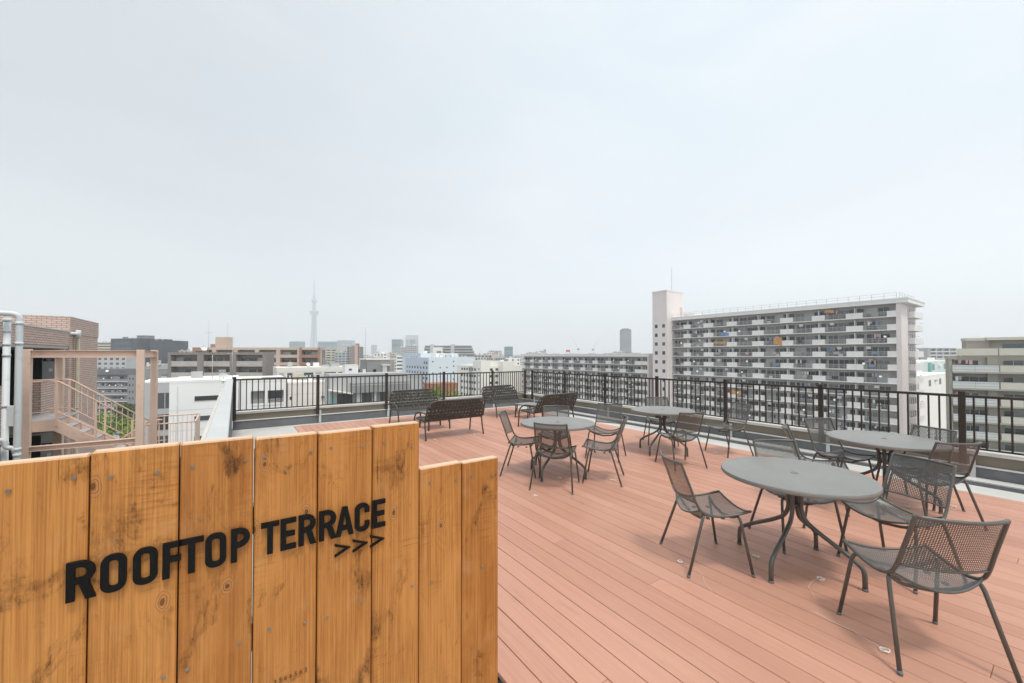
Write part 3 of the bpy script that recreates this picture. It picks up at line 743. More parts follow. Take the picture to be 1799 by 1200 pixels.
# ================================================================ woven-strap benches and their low tables
HW = 0.655
def bk(x, z):   # point in the plane of the backrest
    t_ = (z - 0.36) / (0.79 - 0.36)
    return (x, -0.235 - 0.205 * t_ - 0.03 * (1 - (x / HW) ** 2) * t_, z)
def make_bench(label):
    t = thing("strap_bench", label, "bench", (0, 0, 0), 0, "woven strap benches")
    # backrest tube: up one side, over the top, down the other, with round corners
    out = rounded([(-HW, 0.345), (-HW, 0.79), (HW, 0.79), (HW, 0.345)] and [(-HW, 0.0 + 0.345, 0), (-HW, 0.79, 0), (HW, 0.79, 0), (HW, 0.345, 0)], 0.20, 9)
    full = []
    for i in range(len(out) - 1):
        a, c = out[i], out[i + 1]; n = max(1, int((c - a).length / 0.06))
        for k in range(n): full.append(a + (c - a) * k / n)
    full.append(out[-1])
    b = MB(); b.tube([bk(p.x, p.y) for p in full], 0.0165, 8); b.build("back_frame", M_BTUBE, t)
    b = MB(); b.tube([bk(-HW + 2 * HW * k / 14, 0.372) for k in range(15)], 0.009, 8); b.build("back_lower_rail", M_BTUBE, t)
    sf = rounded([(-HW, -0.235, 0.365), (-HW, 0.27, 0.392), (HW, 0.27, 0.392), (HW, -0.235, 0.365)], 0.09, 6)
    b = MB(); b.tube(sf, 0.0165, 8); b.build("seat_frame", M_BTUBE, t)
    def half(z):   # half width of the backrest inside the tube at height z
        if z < 0.59: return HW - 0.012
        q = (z - 0.59) / 0.20; return HW - 0.012 - 0.20 * (1 - math.sqrt(max(0, 1 - q * q)))
    NV, NH = 16, 6
    vx = [-0.565 + 1.13 * k / (NV - 1) for k in range(NV)]
    hz = [0.408 + 0.0715 * k for k in range(NH)]
    wv, wh = 0.0272, 0.0285
    def strip(fn, n, w_fn, m=M_BENCH, name="back_strap", parent=t):
        s_ = MB()
        for side in (0, 1):
            for i in range(n):
                p0, p1 = fn(i / n), fn((i + 1) / n); w0, w1 = w_fn
                q = [Vector(p0) - Vector(w0), Vector(p0) + Vector(w1), Vector(p1) + Vector(w1), Vector(p1) - Vector(w0)]
                if side: q = [v - Vector((0, 0.0016, 0)) for v in q][::-1]
                s_.face(q, True)
        return s_.build(name, m, parent)
    for k, xx in enumerate(vx):
        # top end follows the round corner of the tube
        zt_ = 0.785
        q = abs(xx) + wv - (HW - 0.20)
        if q > 0: zt_ = 0.59 + math.sqrt(max(0, 0.20 ** 2 - q * q)) - 0.004
        def fv(u, xx=xx, k=k, zt_=zt_):
            z = 0.366 + (zt_ - 0.366) * u
            p = bk(xx, z); o = 0.004 * math.cos(math.pi * ((z - hz[0]) / 0.0715 + k)); return (p[0], p[1] + o, p[2])
        strip(fv, 24, ((wv, 0, 0), (wv, 0, 0)), name="upright_strap")
    for k, z in enumerate(hz):
        h_ = half(z + wh * 0.8)
        def fh_(u, z=z, k=k, h_=h_):
            xx = -h_ + 2 * h_ * u; p = bk(xx, z); o = -0.004 * math.cos(math.pi * ((xx - vx[0]) / (vx[1] - vx[0]) + k)); return (p[0], p[1] + o, p[2])
        strip(fh_, 40, ((0, 0.0, wh), (0, 0.0, wh)), name="cross_strap")
    # seat straps
    for k, xx in enumerate(vx):
        def fs(u, xx=xx): return (xx, -0.225 + 0.49 * u, 0.378 + 0.024 * u - 0.025 * math.sin(math.pi * u))
        s_ = MB()
        for i in range(8):
            p0, p1 = Vector(fs(i / 8)), Vector(fs((i + 1) / 8)); w = Vector((wv, 0, 0))
            s_.face([p0 - w, p0 + w, p1 + w, p1 - w], True)
        s_.build("seat_strap", M_BENCH, t)
    for k in range(6):
        yy = -0.18 + 0.082 * k; u = (yy + 0.225) / 0.49
        z = 0.378 + 0.024 * u - 0.025 * math.sin(math.pi * u) + 0.003
        bx("seat_cross_strap", M_BENCH, t, -HW + 0.012, HW - 0.012, yy - 0.03, yy + 0.03, z - 0.001, z + 0.001)
    for sx in (-1, 1):
        b = MB(); b.tube(rounded([(sx * (HW + 0.005), -0.31, 0.0), (sx * HW, -0.262, 0.22), (sx * HW, -0.238, 0.36)], 0.05), 0.0165, 8); b.build("rear_leg", M_BTUBE, t)
        arm = [(sx * HW, -0.315, 0.53), (sx * (HW + 0.02), -0.14, 0.542), (sx * (HW + 0.03), 0.06, 0.53), (sx * (HW + 0.03), 0.20, 0.455), (sx * (HW + 0.02), 0.262, 0.36), (sx * (HW + 0.012), 0.285, 0.20), (sx * (HW + 0.01), 0.31, 0.0)]
        b = MB(); b.tube(smooth(arm, 6), 0.0165, 8); b.build("arm", M_BTUBE, t)
    return t
BEN = [(3.84, 9.62, 180 + 3, "strap bench against the back railing, left one, facing the camera before a grey building"),
       (3.78, 7.79, 0, "left strap bench with its back to the camera, just right of the tall sign boards"),
       (6.48, 9.55, 180 + 8, "strap bench against the back railing, right one, in front of the cream building"),
       (6.27, 7.52, 5, "strap bench with its back to the camera, right one, behind the five-chair table")]
be0 = make_bench(BEN[0][3])
for i, (x, y, a, lab) in enumerate(BEN):
    o = be0 if i == 0 else copy_tree(be0)
    o.location = (x, y, 0); o.rotation_euler = (0, 0, R(a)); o["label"] = lab
def make_low(label):
    t = thing("low_table", label, "coffee table", (0, 0, 0), 0, "low square tables between the benches")
    b = MB(); b.bevbox(-0.28, 0.28, -0.28, 0.28, 0.352, 0.378, 0.008); b.build("table_top", M_TABLE, t)
    for sx in (-1, 1):
        for sy in (-1, 1):
            b = MB(); b.tube([(sx * 0.262, sy * 0.262, 0), (sx * 0.25, sy * 0.25, 0.352)], 0.018, 10); b.build("leg", M_BTUBE, t)
    return t
lo0 = make_low("low square table between the left pair of benches"); lo0.location = (3.85, 8.71, 0)
o = copy_tree(lo0); o.location = (6.62, 8.72, 0); o["label"] = "low square table between the right pair of benches"; o.rotation_euler = (0, 0, R(4))

# ================================================================ scraps of string left on the boards
def scrap(x, y, label, seed, tail=0.28):
    r_ = random.Random(seed)
    t = thing("string_scrap", label, "string", (x, y, 0), r_.uniform(0, 6), "scraps of white string on the deck")
    b = MB()
    p = [Vector((0, 0, 0.006))]
    a = r_.uniform(0, 6)
    for k in range(26):
        a += r_.uniform(0.2, 1.3); p.append(Vector((p[-1].x * 0.86 + math.cos(a) * 0.013, p[-1].y * 0.86 + math.sin(a) * 0.013, 0.005 + 0.008 * abs(math.sin(k * 0.9)))))
    b.tube(smooth(p, 3), 0.0021, 5); b.build("knot", M_STRING, t)
    b = MB(); p = [Vector((0.0, 0, 0.004))]; a = r_.uniform(0, 6)
    for k in range(7):
        a += r_.uniform(-0.5, 0.5); p.append(p[-1] + Vector((math.cos(a), math.sin(a), 0)) * tail / 7); p[-1].z = 0.0025
    b.tube(smooth(p, 4), 0.0010, 5); b.build("loose_end", M_STRING, t)
SCR = [(3.02, 1.92, "scrap of white string beside the rear leg of the chair left of the front table", 0.45),
       (3.62, 1.60, "scrap of white string under the left edge of the front table", 0.3),
       (3.66, 1.17, "scrap of white string below the near edge of the front table", 0.35),
       (3.08, 0.68, "scrap of white string under the chair in the front right corner", 0.4),
       (3.70, 4.15, "scrap of white string under the five-chair table", 0.12),
       (4.21, 3.68, "scrap of white string under the near right chair of the five-chair table", 0.15),
       (2.99, 3.81, "scrap of white string on bare deck in front of the five-chair table", 0.08),
       (6.24, 4.50, "scrap of white string under the lone middle table, left of centre", 0.1),
       (6.34, 4.12, "scrap of white string under the lone middle table, right of centre", 0.1),
       (6.84, 3.68, "scrap of white string under the chair pulled out by the parapet", 0.1),
       (6.20, 1.15, "scrap of white string under the right-hand table", 0.2),
       (6.62, 0.86, "scrap of white string beside a leg of the chair before the railing post", 0.15),
       (3.32, 7.50, "scrap of white string under the left bench that turns its back", 0.35),
       (4.24, 7.50, "scrap of white string under the right end of the same back-turned bench", 0.3)]
for k, (x, y, lab, tl) in enumerate(SCR): scrap(x, y, lab, 40 + k, tl)

# ================================================================ neighbouring buildings
def brick_mat(name, c1, c2, mortar, bw, bh):
    m = bpy.data.materials.new(name); m.use_nodes = True
    n, l = m.node_tree.nodes, m.node_tree.links
    b = n["Principled BSDF"]; b.inputs["Roughness"].default_value = 0.8
    g = n.new("ShaderNodeNewGeometry"); s = n.new("ShaderNodeSeparateXYZ"); l.new(g.outputs["Position"], s.inputs[0])
    a = n.new("ShaderNodeMath"); a.operation = 'ADD'; l.new(s.outputs[0], a.inputs[0]); l.new(s.outputs[1], a.inputs[1])
    c = n.new("ShaderNodeCombineXYZ"); l.new(a.outputs[0], c.inputs[0]); l.new(s.outputs[2], c.inputs[1])
    t = n.new("ShaderNodeTexBrick"); t.inputs["Scale"].default_value = 1.0
    t.inputs["Brick Width"].default_value = bw; t.inputs["Row Height"].default_value = bh
    t.inputs["Mortar Size"].default_value = 0.009; t.inputs["Color1"].default_value = (*c1, 1); t.inputs["Color2"].default_value = (*c2, 1); t.inputs["Mortar"].default_value = (*mortar, 1)
    l.new(c.outputs[0], t.inputs["Vector"]); l.new(t.outputs["Color"], b.inputs["Base Color"])
    bp = n.new("ShaderNodeBump"); bp.inputs["Strength"].default_value = 0.6; bp.inputs["Distance"].default_value = 0.01; bp.invert = True
    l.new(t.outputs["Fac"], bp.inputs["Height"]); l.new(bp.outputs[0], b.inputs["Normal"])
    return m
M_BRICK = brick_mat("pink_tile_brick", (0.66, 0.49, 0.415), (0.56, 0.415, 0.355), (0.28, 0.215, 0.19), 0.235, 0.072)
M_BRICKO = brick_mat("orange_tile_brick", (0.76, 0.49, 0.375), (0.68, 0.43, 0.32), (0.33, 0.23, 0.19), 0.235, 0.072)
M_WHITE = mat("white_wall", (0.86, 0.86, 0.84), 0.8, 0.04, 0.3, dirt=(0.25, 0.55, 0.8, (0.74, 0.74, 0.72), 0.3))
M_OFFW = mat("offwhite_wall", (0.77, 0.74, 0.68), 0.8, 0.05, 0.3, dirt=(0.3, 0.55, 0.8, (0.52, 0.50, 0.45), 0.4))
M_CREAM = mat("cream_wall", (0.87, 0.85, 0.79), 0.8, 0.04, 0.2, dirt=(0.2, 0.55, 0.8, (0.74, 0.71, 0.64), 0.3))
M_SLABW = mat("slab_wall_grey", (0.45, 0.425, 0.40), 0.85, 0.08, 0.4)
M_PANEL = mat("balcony_panel_pale", (0.84, 0.815, 0.795), 0.8, 0.05, 0.5, dirt=(0.6, 0.5, 0.8, (0.70, 0.67, 0.65), 0.3))
M_PINKW = mat("pinkish_concrete", (0.78, 0.715, 0.69), 0.85, 0.05, 0.25, dirt=(0.25, 0.5, 0.8, (0.67, 0.60, 0.585), 0.3))
M_SLABE = mat("slab_edge", (0.84, 0.825, 0.81), 0.8, 0.04, 0.5)
M_GREYW = mat("grey_render", (0.27, 0.275, 0.275), 0.8, 0.08, 0.3, dirt=(0.4, 0.5, 0.8, (0.24, 0.245, 0.245), 0.5))
M_LGREY = mat("light_grey_render", (0.46, 0.465, 0.46), 0.8, 0.06, 0.3)
M_DGREY = mat("dark_grey_tile", (0.165, 0.165, 0.17), 0.75, 0.1, 0.3)
M_TAUPEW = mat("taupe_tile", (0.26, 0.23, 0.21), 0.8, 0.08, 0.4)
M_TAUPEL = mat("taupe_panel", (0.46, 0.43, 0.395), 0.8, 0.06, 0.4)
M_BROWN = mat("tan_tile", (0.58, 0.455, 0.375), 0.8, 0.06, 0.3)
M_RBROWN = mat("red_brown_tile", (0.36, 0.215, 0.165), 0.8, 0.08, 0.3)
M_BEIGE = mat("beige_tile", (0.60, 0.54, 0.43), 0.8, 0.06, 0.2)
M_NET = mat("dark_scaffold_net", (0.055, 0.068, 0.088), 0.8, 0.16, 0.25, stretch=(1, 1, 0.4))
M_NETP = mat("scaffold_net_panel", (0.085, 0.10, 0.12), 0.8, 0.10, 0.3)
M_BLUEW = mat("pale_blue_cladding", (0.66, 0.725, 0.76), 0.7, 0.03, 0.1)
M_BLUED = mat("mid_blue_cladding", (0.52, 0.59, 0.68), 0.7, 0.03, 0.1)
M_OLIVE = mat("olive_grey_wall", (0.40, 0.38, 0.325), 0.85, 0.06, 0.4, dirt=(0.4, 0.5, 0.8, (0.32, 0.30, 0.26), 0.4))
M_OLIVEP = mat("olive_grey_panel", (0.62, 0.59, 0.51), 0.8, 0.05, 0.5)
M_PANELB = mat("pale_blue_grey_panel", (0.63, 0.64, 0.61), 0.7, 0.05, 0.5)
M_BLUEST = mat("blue_stripe", (0.25, 0.38, 0.46), 0.7, 0.05, 0.5)
M_GREENW = mat("pale_green_wall", (0.62, 0.70, 0.66), 0.8, 0.05, 0.3)
M_TEAL = mat("teal_paint", (0.22, 0.50, 0.46), 0.7, 0.1, 0.5)
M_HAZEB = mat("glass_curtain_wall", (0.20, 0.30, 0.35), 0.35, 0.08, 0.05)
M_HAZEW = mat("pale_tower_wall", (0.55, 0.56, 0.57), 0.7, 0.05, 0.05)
M_DTOWER = mat("dark_tower_wall", (0.10, 0.125, 0.15), 0.5, 0.1, 0.05)
M_ROOFG = mat("flat_roof_grey", (0.33, 0.335, 0.335), 0.9, 0.1, 0.3)
M_DARK = mat("black_door", (0.02, 0.021, 0.023), 0.5, 0.2, 2)
M_DISH = mat("dish_white", (0.80, 0.80, 0.78), 0.5, 0.03, 3)
M_ALU = mat("aluminium_rail", (0.50, 0.50, 0.49), 0.5, 0.05, 3)
M_ORANGE = mat("orange_cloth", (0.58, 0.30, 0.12), 0.8, 0.08, 2)
M_BLUEC = mat("blue_sheet", (0.15, 0.32, 0.62), 0.7, 0.1, 2)
M_REDBR = mat("brick_red_roof", (0.40, 0.18, 0.10), 0.8, 0.1, 0.5)
M_BLOSS = mat("pink_forecourt", (0.62, 0.45, 0.45), 0.9, 0.1, 0.6)
CUR = glass_mat("curtained_window", (0.26, 0.27, 0.265), 0.3)

# ---------------------------------------------------------------- pink steel stair
st = thing("steel_staircase", "salmon-pink steel outdoor staircase beside the brick building on the left", "staircase")
def hcol(x, y, z0, z1, name="column"):
    b = MB(); w = 0.078
    b.box(x - w, x + w, y - w, y - w + 0.014, z0, z1); b.box(x - w, x + w, y + w - 0.014, y + w, z0, z1); b.box(x - 0.006, x + 0.006, y - w + 0.014, y + w - 0.014, z0, z1)
    b.box(x + w - 0.012, x + w, y - w + 0.0145, y + w - 0.0145, z0, z1)
    c = b.build(name, M_STEELP, st)
    for dx in (-0.07, 0.07):
        bx("top_plate", M_STEELR, c, x + dx * 0.6 - 0.035, x + dx * 0.6 + 0.035, y - 0.07, y + 0.07, z1, z1 + 0.02)
def beam(x0, y0, x1, y1, z0, z1, name="beam"):
    b = MB(); d = Vector((x1 - x0, y1 - y0, 0)); L = d.length; M = Matrix.Translation((x0, y0, 0)) @ Matrix.Rotation(math.atan2(d.y, d.x), 4, 'Z')
    b.box(0, L, -0.07, 0.07, z1 - 0.014, z1, M); b.box(0, L, -0.07, 0.07, z0, z0 + 0.014, M); b.box(0, L, -0.005, 0.005, z0 + 0.014, z1 - 0.014, M)
    o = b.build(name, M_STEELP, st)
    for e in (0.07, L - 0.07):
        for zz in (0.3, 0.7):
            q = MB(); q.tube([M @ Vector((e, -0.006, z0 + (z1 - z0) * zz)), M @ Vector((e, -0.02, z0 + (z1 - z0) * zz))], 0.014, 6); q.build("bolt", M_STEELP, o)
A_, B_, C_, D_ = (-4.17, 14.72), (-2.11, 14.66), (-1.97, 15.78), (-4.17, 16.95)
for p in (A_, B_, C_, D_): hcol(p[0], p[1], GZ, 1.835)
beam(A_[0] + 0.079, A_[1], B_[0] - 0.079, B_[1], 1.645, 1.83); beam(B_[0], B_[1] + 0.079, C_[0], C_[1] - 0.079, 1.645, 1.83)
beam(A_[0], A_[1] + 0.079, D_[0], D_[1] - 0.079, 1.645, 1.83)
for k in range(4):
    zz = -2.9 * k
    beam(A_[0] + 0.079, A_[1], B_[0] - 0.079, B_[1], zz - 0.645, zz - 0.525, "lower_beam")
LT, LM, NS, RUN, RISE = -0.06, -1.42, 7, 0.25, 0.1943
def flight(x0, y0, y1, z0, sgn, nm):
    for i in range(NS):
        xa = x0 + sgn * RUN * i; xb = xa + sgn * RUN
        z = z0 - RISE * (i + 1)
        if i < NS - 1:
            t = bx("tread", M_TREAD, st, min(xa, xb) - 0.01, max(xa, xb) + 0.01, y0 + 0.03, y1 - 0.03, z - 0.035, z)
        bx("riser", M_STEELP, st, xa - 0.004, xa + 0.004, y0 + 0.03, y1 - 0.03, z, z + RISE - 0.036)
    for yy in (y0, y1):
        b = MB(); xe = x0 + sgn * RUN * NS; ze = z0 - RISE * NS
        p = [(x0 - sgn * 0.15, z0 + 0.03), (x0, z0 + 0.03), (xe, ze + 0.03), (xe, ze - 0.27), (x0 - sgn * 0.05, z0 - 0.27), (x0 - sgn * 0.15, z0 - 0.27)]
        for s_ in (-0.02, 0.02): b.face([(x, yy + s_, z) for x, z in (p if (s_ * sgn < 0) else p[::-1])])
        for (xa, za), (xb, zb) in zip(p, p[1:] + p[:1]): b.face([(xa, yy - 0.02, za), (xb, yy - 0.02, zb), (xb, yy + 0.02, zb), (xa, yy + 0.02, za)])
        b.build("stringer", M_STEELP, st)
def rails(x0, yy, z0, sgn, flat, bars, posts):
    xe = x0 + sgn * RUN * NS; ze = z0 - RISE * NS
    b = MB(); b.tube(rounded([(x0 - sgn * flat, yy, z0 + 1.06), (x0 + 0.02, yy, z0 + 1.06), (xe, yy, ze + 1.06)], 0.06), 0.021, 8); b.build("handrail", M_STEELR, st)
    b = MB(); b.tube(rounded([(x0 - sgn * min(flat, 0.45), yy, z0 + 0.24), (x0 + 0.02, yy, z0 + 0.24), (xe, yy, ze + 0.24)], 0.06), 0.013, 6); b.build("lower_rail", M_STEELR, st)
    n = int(RUN * NS / 0.125)
    for i in range(n + 1):
        f = i / n; x = x0 + (xe - x0) * f; z = z0 + (ze - z0) * f
        if i % 6 == 0 and posts: bx("rail_post", M_STEELR, st, x - 0.022, x + 0.022, yy - 0.02, yy + 0.02, z - 0.15, z + 1.045)
        elif bars: bx("rail_bar", M_STEELR, st, x - 0.007, x + 0.007, yy - 0.007, yy + 0.007, z + 0.245, z + 1.045)
for k in range(3):
    zo = -2.78 * k
    flight(-3.95, 15.9, 16.85, LT + zo, 1, 'a'); flight(-2.2, 16.95, 17.9, LM + zo, -1, 'b')
    rails(-3.95, 15.88, LT + zo, 1, 0.75, False, True); rails(-3.95, 16.87, LT + zo, 1, 0.75, True, True)
    rails(-2.2, 16.93, LM + zo, -1, 0.3, True, True); rails(-2.2, 17.92, LM + zo, -1, 0.3, True, True)
    bx("landing", M_TREAD, st, -5.2, -3.95, 15.9, 17.9, LT + zo - 0.03, LT + zo)
    bx("landing_edge", M_STEELP, st, -4.7, -3.952, 15.878, 15.899, LT + zo - 0.27, LT + zo + 0.03)
    bx("mid_landing", M_TREAD, st, -2.2, -1.02, 15.9, 17.9, LM + zo - 0.03, LM + zo)
    bx("end_panel", M_STEELP, st, -1.02, -1.0, 15.9, 17.9, LM + zo - 0.25, LM + zo + 1.05)
    for yy in (15.9, 17.9):
        b = MB(); b.tube([(-2.2, yy, LM + zo + 1.06), (-1.0, yy, LM + zo + 1.06)], 0.021, 8); b.build("handrail", M_STEELR, st)
        bx("landing_edge", M_STEELP, st, -2.2, -1.022, yy - 0.02, yy - 0.0005, LM + zo - 0.25, LM + zo - 0.03)
        for i in range(9): bx("rail_bar", M_STEELR, st, -2.1 + 0.125 * i - 0.007, -2.1 + 0.125 * i + 0.007, yy + 0.001, yy + 0.015, LM + zo, LM + zo + 1.045)
    b = MB(); b.tube([(-1.01, 15.9, LM + zo + 1.06), (-1.01, 17.9, LM + zo + 1.06)], 0.024, 8); b.build("handrail", M_STEELR, st)

# ---------------------------------------------------------------- brick building with open corridors
br = thing("brick_building", "pink brick-tiled apartment building with open corridors at the far left", "building")
bx("wall", M_BRICK, br, -16.0, -4.8, 20.4, 23.9, GZ, 2.45)
bx("parapet", M_BRICK, br, -16.02, -4.78, 20.38, 23.92, 2.45, 3.07)
bx("attic_wall", M_BRICKO, br, -16.0, -6.9, 19.2, 20.38, 2.0, 3.2)
bx("back_wall", M_LGREY, br, -6.7, -6.4, 6.0, 20.38, GZ, 2.1)
bx("roof_band", M_BRICK, br, -16.0, -4.80, 6.0, 20.38, 2.02, 2.52)
bx("roof_band_cap", M_CAPG, br, -16.02, -4.77, 5.98, 20.40, 2.52, 2.56)
bx("soffit", M_TAUPEL, br, -6.4, -4.82, 6.0, 20.37, 1.93, 2.015)
for k in range(4):
    z0 = -0.10 - 2.9 * k
    bx("corridor_floor", M_TAUPEL, br, -6.4, -4.83, 6.0, 20.37, z0 - 0.30, z0)
    for (ya, yb) in ((6.0, 15.8), (18.0, 20.37)):
        bx("corridor_parapet", M_BRICK, br, -5.0, -4.80, ya, yb, z0 - 0.42, z0 + 1.03)
    bx("end_wall", M_LGREY, br, -6.39, -4.98, 20.30, 20.379, z0, z0 + 2.05)
    d = bx("door", M_DARK, br, -6.32, -5.40, 20.26, 20.298, z0, z0 + 1.98)
    pl = bx("number_plate", M_DARK, br, -5.375, -5.135, 20.275, 20.299, z0 + 1.60, z0 + 1.70)
    text_mesh("number", ("1001", "901", "801", "701")[k], 0.082, M_DISH, br, (-5.315 if k == 0 else -5.29, 20.272, z0 + 1.622))
    bx("meter_box", M_DISH, br, -5.24, -5.16, 20.25, 20.299, z0 + 1.25, z0 + 1.35)
    bx("side_pier", M_OFFW, br, -4.98, -4.88, 20.2, 20.379, z0, z0 + 2.02)
dp = thing("drain_pipe", "mustard-stained downpipe on the brick corner behind the pink stair", "pipe", (-4.70, 20.85, 0))
b = MB(); b.cyl((0, 0), 0.058, GZ, 2.55, 12); b.build("pipe", mat("aged_pipe", (0.46, 0.40, 0.30), 0.6, 0.15, 1.2), dp)
b = MB(); b.cyl((0, 0), 0.085, 2.35, 2.62, 12); b.build("collar", M_PIPE, dp)
b = MB(); b.tube(rounded([(0, 0, 2.48), (0, -0.35, 2.48), (-0.2, -0.5, 2.48)], 0.1), 0.05, 10); b.build("elbow", M_DISH, dp)
for z in (1.9, -0.2, -2.6):
    b = MB(); b.cyl((0, 0), 0.072, z - 0.02, z + 0.02, 12); b.build("clamp", M_BEIGE, dp)
# grey plastic stacks in front
p2 = thing("drain_pipe", "thick pale grey drainpipe with an elbow at its top, second from the left edge", "pipe", (-4.03, 13.80, 0))
b = MB(); b.tube(rounded([(0, 0, GZ), (0, 0, 2.64), (-1.6, -0.2, 2.66)], 0.14, 6), 0.058, 14); b.build("pipe", M_PIPE, p2)
for z in (2.43, 1.97, -0.42, -0.55, -2.0):
    b = MB(); b.cyl((0, 0), 0.066, z - 0.035, z + 0.035, 14); b.build("collar", M_PIPE, p2)
b = MB(); b.tube(rounded([(-0.02, 0, -0.52), (-0.05, -0.01, -0.38), (-0.16, -0.03, -0.36), (-0.18, -0.04, -0.18), (-0.34, -0.06, -0.18), (-0.34, -0.06, -0.40)], 0.07, 5), 0.05, 12); b.build("trap", M_PIPE, p2)
p1 = thing("drain_pipe", "pale grey drainpipe with collars and a box at the very left edge", "pipe", (-4.26, 13.96, 0))
b = MB(); b.cyl((0, 0), 0.058, GZ, 2.56, 14); b.build("pipe", M_PIPE, p1)
for z in (2.5, 2.25, 1.95, 1.7, 0.55, -0.3, -1.2):
    b = MB(); b.cyl((0, 0), 0.066, z - 0.03, z + 0.03, 14); b.build("collar", M_PIPE, p1)
bx("junction_box", M_PIPE, p1, 0.05, 0.22, -0.1, 0.1, 0.1, 0.55)

# ---------------------------------------------------------------- long slab blocks with balconies
def shared(name, m, *boxes):
    b = MB()
    for q in boxes: b.box(*q)
    return b.mesh(name, m)
def rail_mesh(L, m, h=1.05, step=0.22):
    b = MB(); b.box(0, L, 0, 0.05, h - 0.07, h); b.box(0, L, 0.005, 0.04, 0.06, 0.11); b.box(0, L, 0.005, 0.04, h * 0.55, h * 0.55 + 0.04)
    x = 0.0
    while x < L: b.box(x, x + 0.045, 0.006, 0.038, 0.06, h - 0.06); x += step
    return b.mesh("balcony_railing", m)
def dish_mesh():
    b = MB(); n = 12; r0 = 0.0
    prof = [(0.0, 0.10), (0.14, 0.075), (0.25, 0.0), (0.26, 0.01)]
    for (ra, ya), (rb, yb) in zip(prof, prof[1:]):
        for k in range(n):
            a0, a1 = 2 * math.pi * k / n, 2 * math.pi * (k + 1) / n
            q = [(ra * math.cos(a0), ya, ra * math.sin(a0)), (rb * math.cos(a0), yb, rb * math.sin(a0)), (rb * math.cos(a1), yb, rb * math.sin(a1)), (ra * math.cos(a1), ya, ra * math.sin(a1))]
            b.face(q if ra > 0 else [q[0], q[1], q[2]], True)
    b.tube([(0, 0.08, 0), (0, 0.25, -0.2)], 0.02, 5)
    return b.mesh("satellite_dish", M_DISH)
DISH = dish_mesh()
AC = shared("air_conditioner", M_SLABE, (0, 0.8, 0, 0.3, 0, 0.6), (0.08, 0.5, -0.012, -0.001, 0.08, 0.52))
LAUN = [mat("laundry_%s" % k, c, 0.9, 0.1, 2) for k, c in (("white", (0.75, 0.75, 0.74)), ("blue", (0.22, 0.30, 0.42)), ("pink", (0.60, 0.38, 0.40)), ("dark", (0.07, 0.07, 0.08)), ("grey", (0.4, 0.4, 0.41)))]
CLUT = [mat("clutter_%s" % k, c, 0.8, 0.15, 2) for k, c in (("grey", (0.3, 0.3, 0.29)), ("brown", (0.22, 0.15, 0.10)), ("green", (0.10, 0.16, 0.07)), ("white", (0.7, 0.7, 0.68)), ("blue", (0.15, 0.22, 0.30)), ("dark", (0.05, 0.05, 0.05)))]
def local(root, x, y, z):
    return Matrix.Translation(root.location) @ Matrix.Rotation(root.rotation_euler.z, 4, 'Z') @ Vector((x, y, z))
ORD = ("first", "second", "third", "fourth", "fifth", "sixth", "seventh", "eighth", "ninth", "tenth", "eleventh", "twelfth", "thirteenth", "fourteenth")
def laundry(root, x, z, rnd, lab, grp, w=None):
    t = thing("laundry", lab, "laundry", local(root, x, 0.55, z + 1.95), root.rotation_euler.z, grp)
    xx = 0.0; n = rnd.randint(2, 5)
    b = MB(); b.tube([(-0.1, 0, 0), (n * 0.42 + 0.1, 0, 0)], 0.02, 5); b.build("pole", M_ALU, t)
    for i in range(n):
        ww, hh = rnd.uniform(0.25, 0.40), rnd.uniform(0.5, 1.0)
        bx("cloth", rnd.choice(LAUN), t, xx, xx + ww, -0.03, 0.03, -hh, -0.02); xx += 0.42
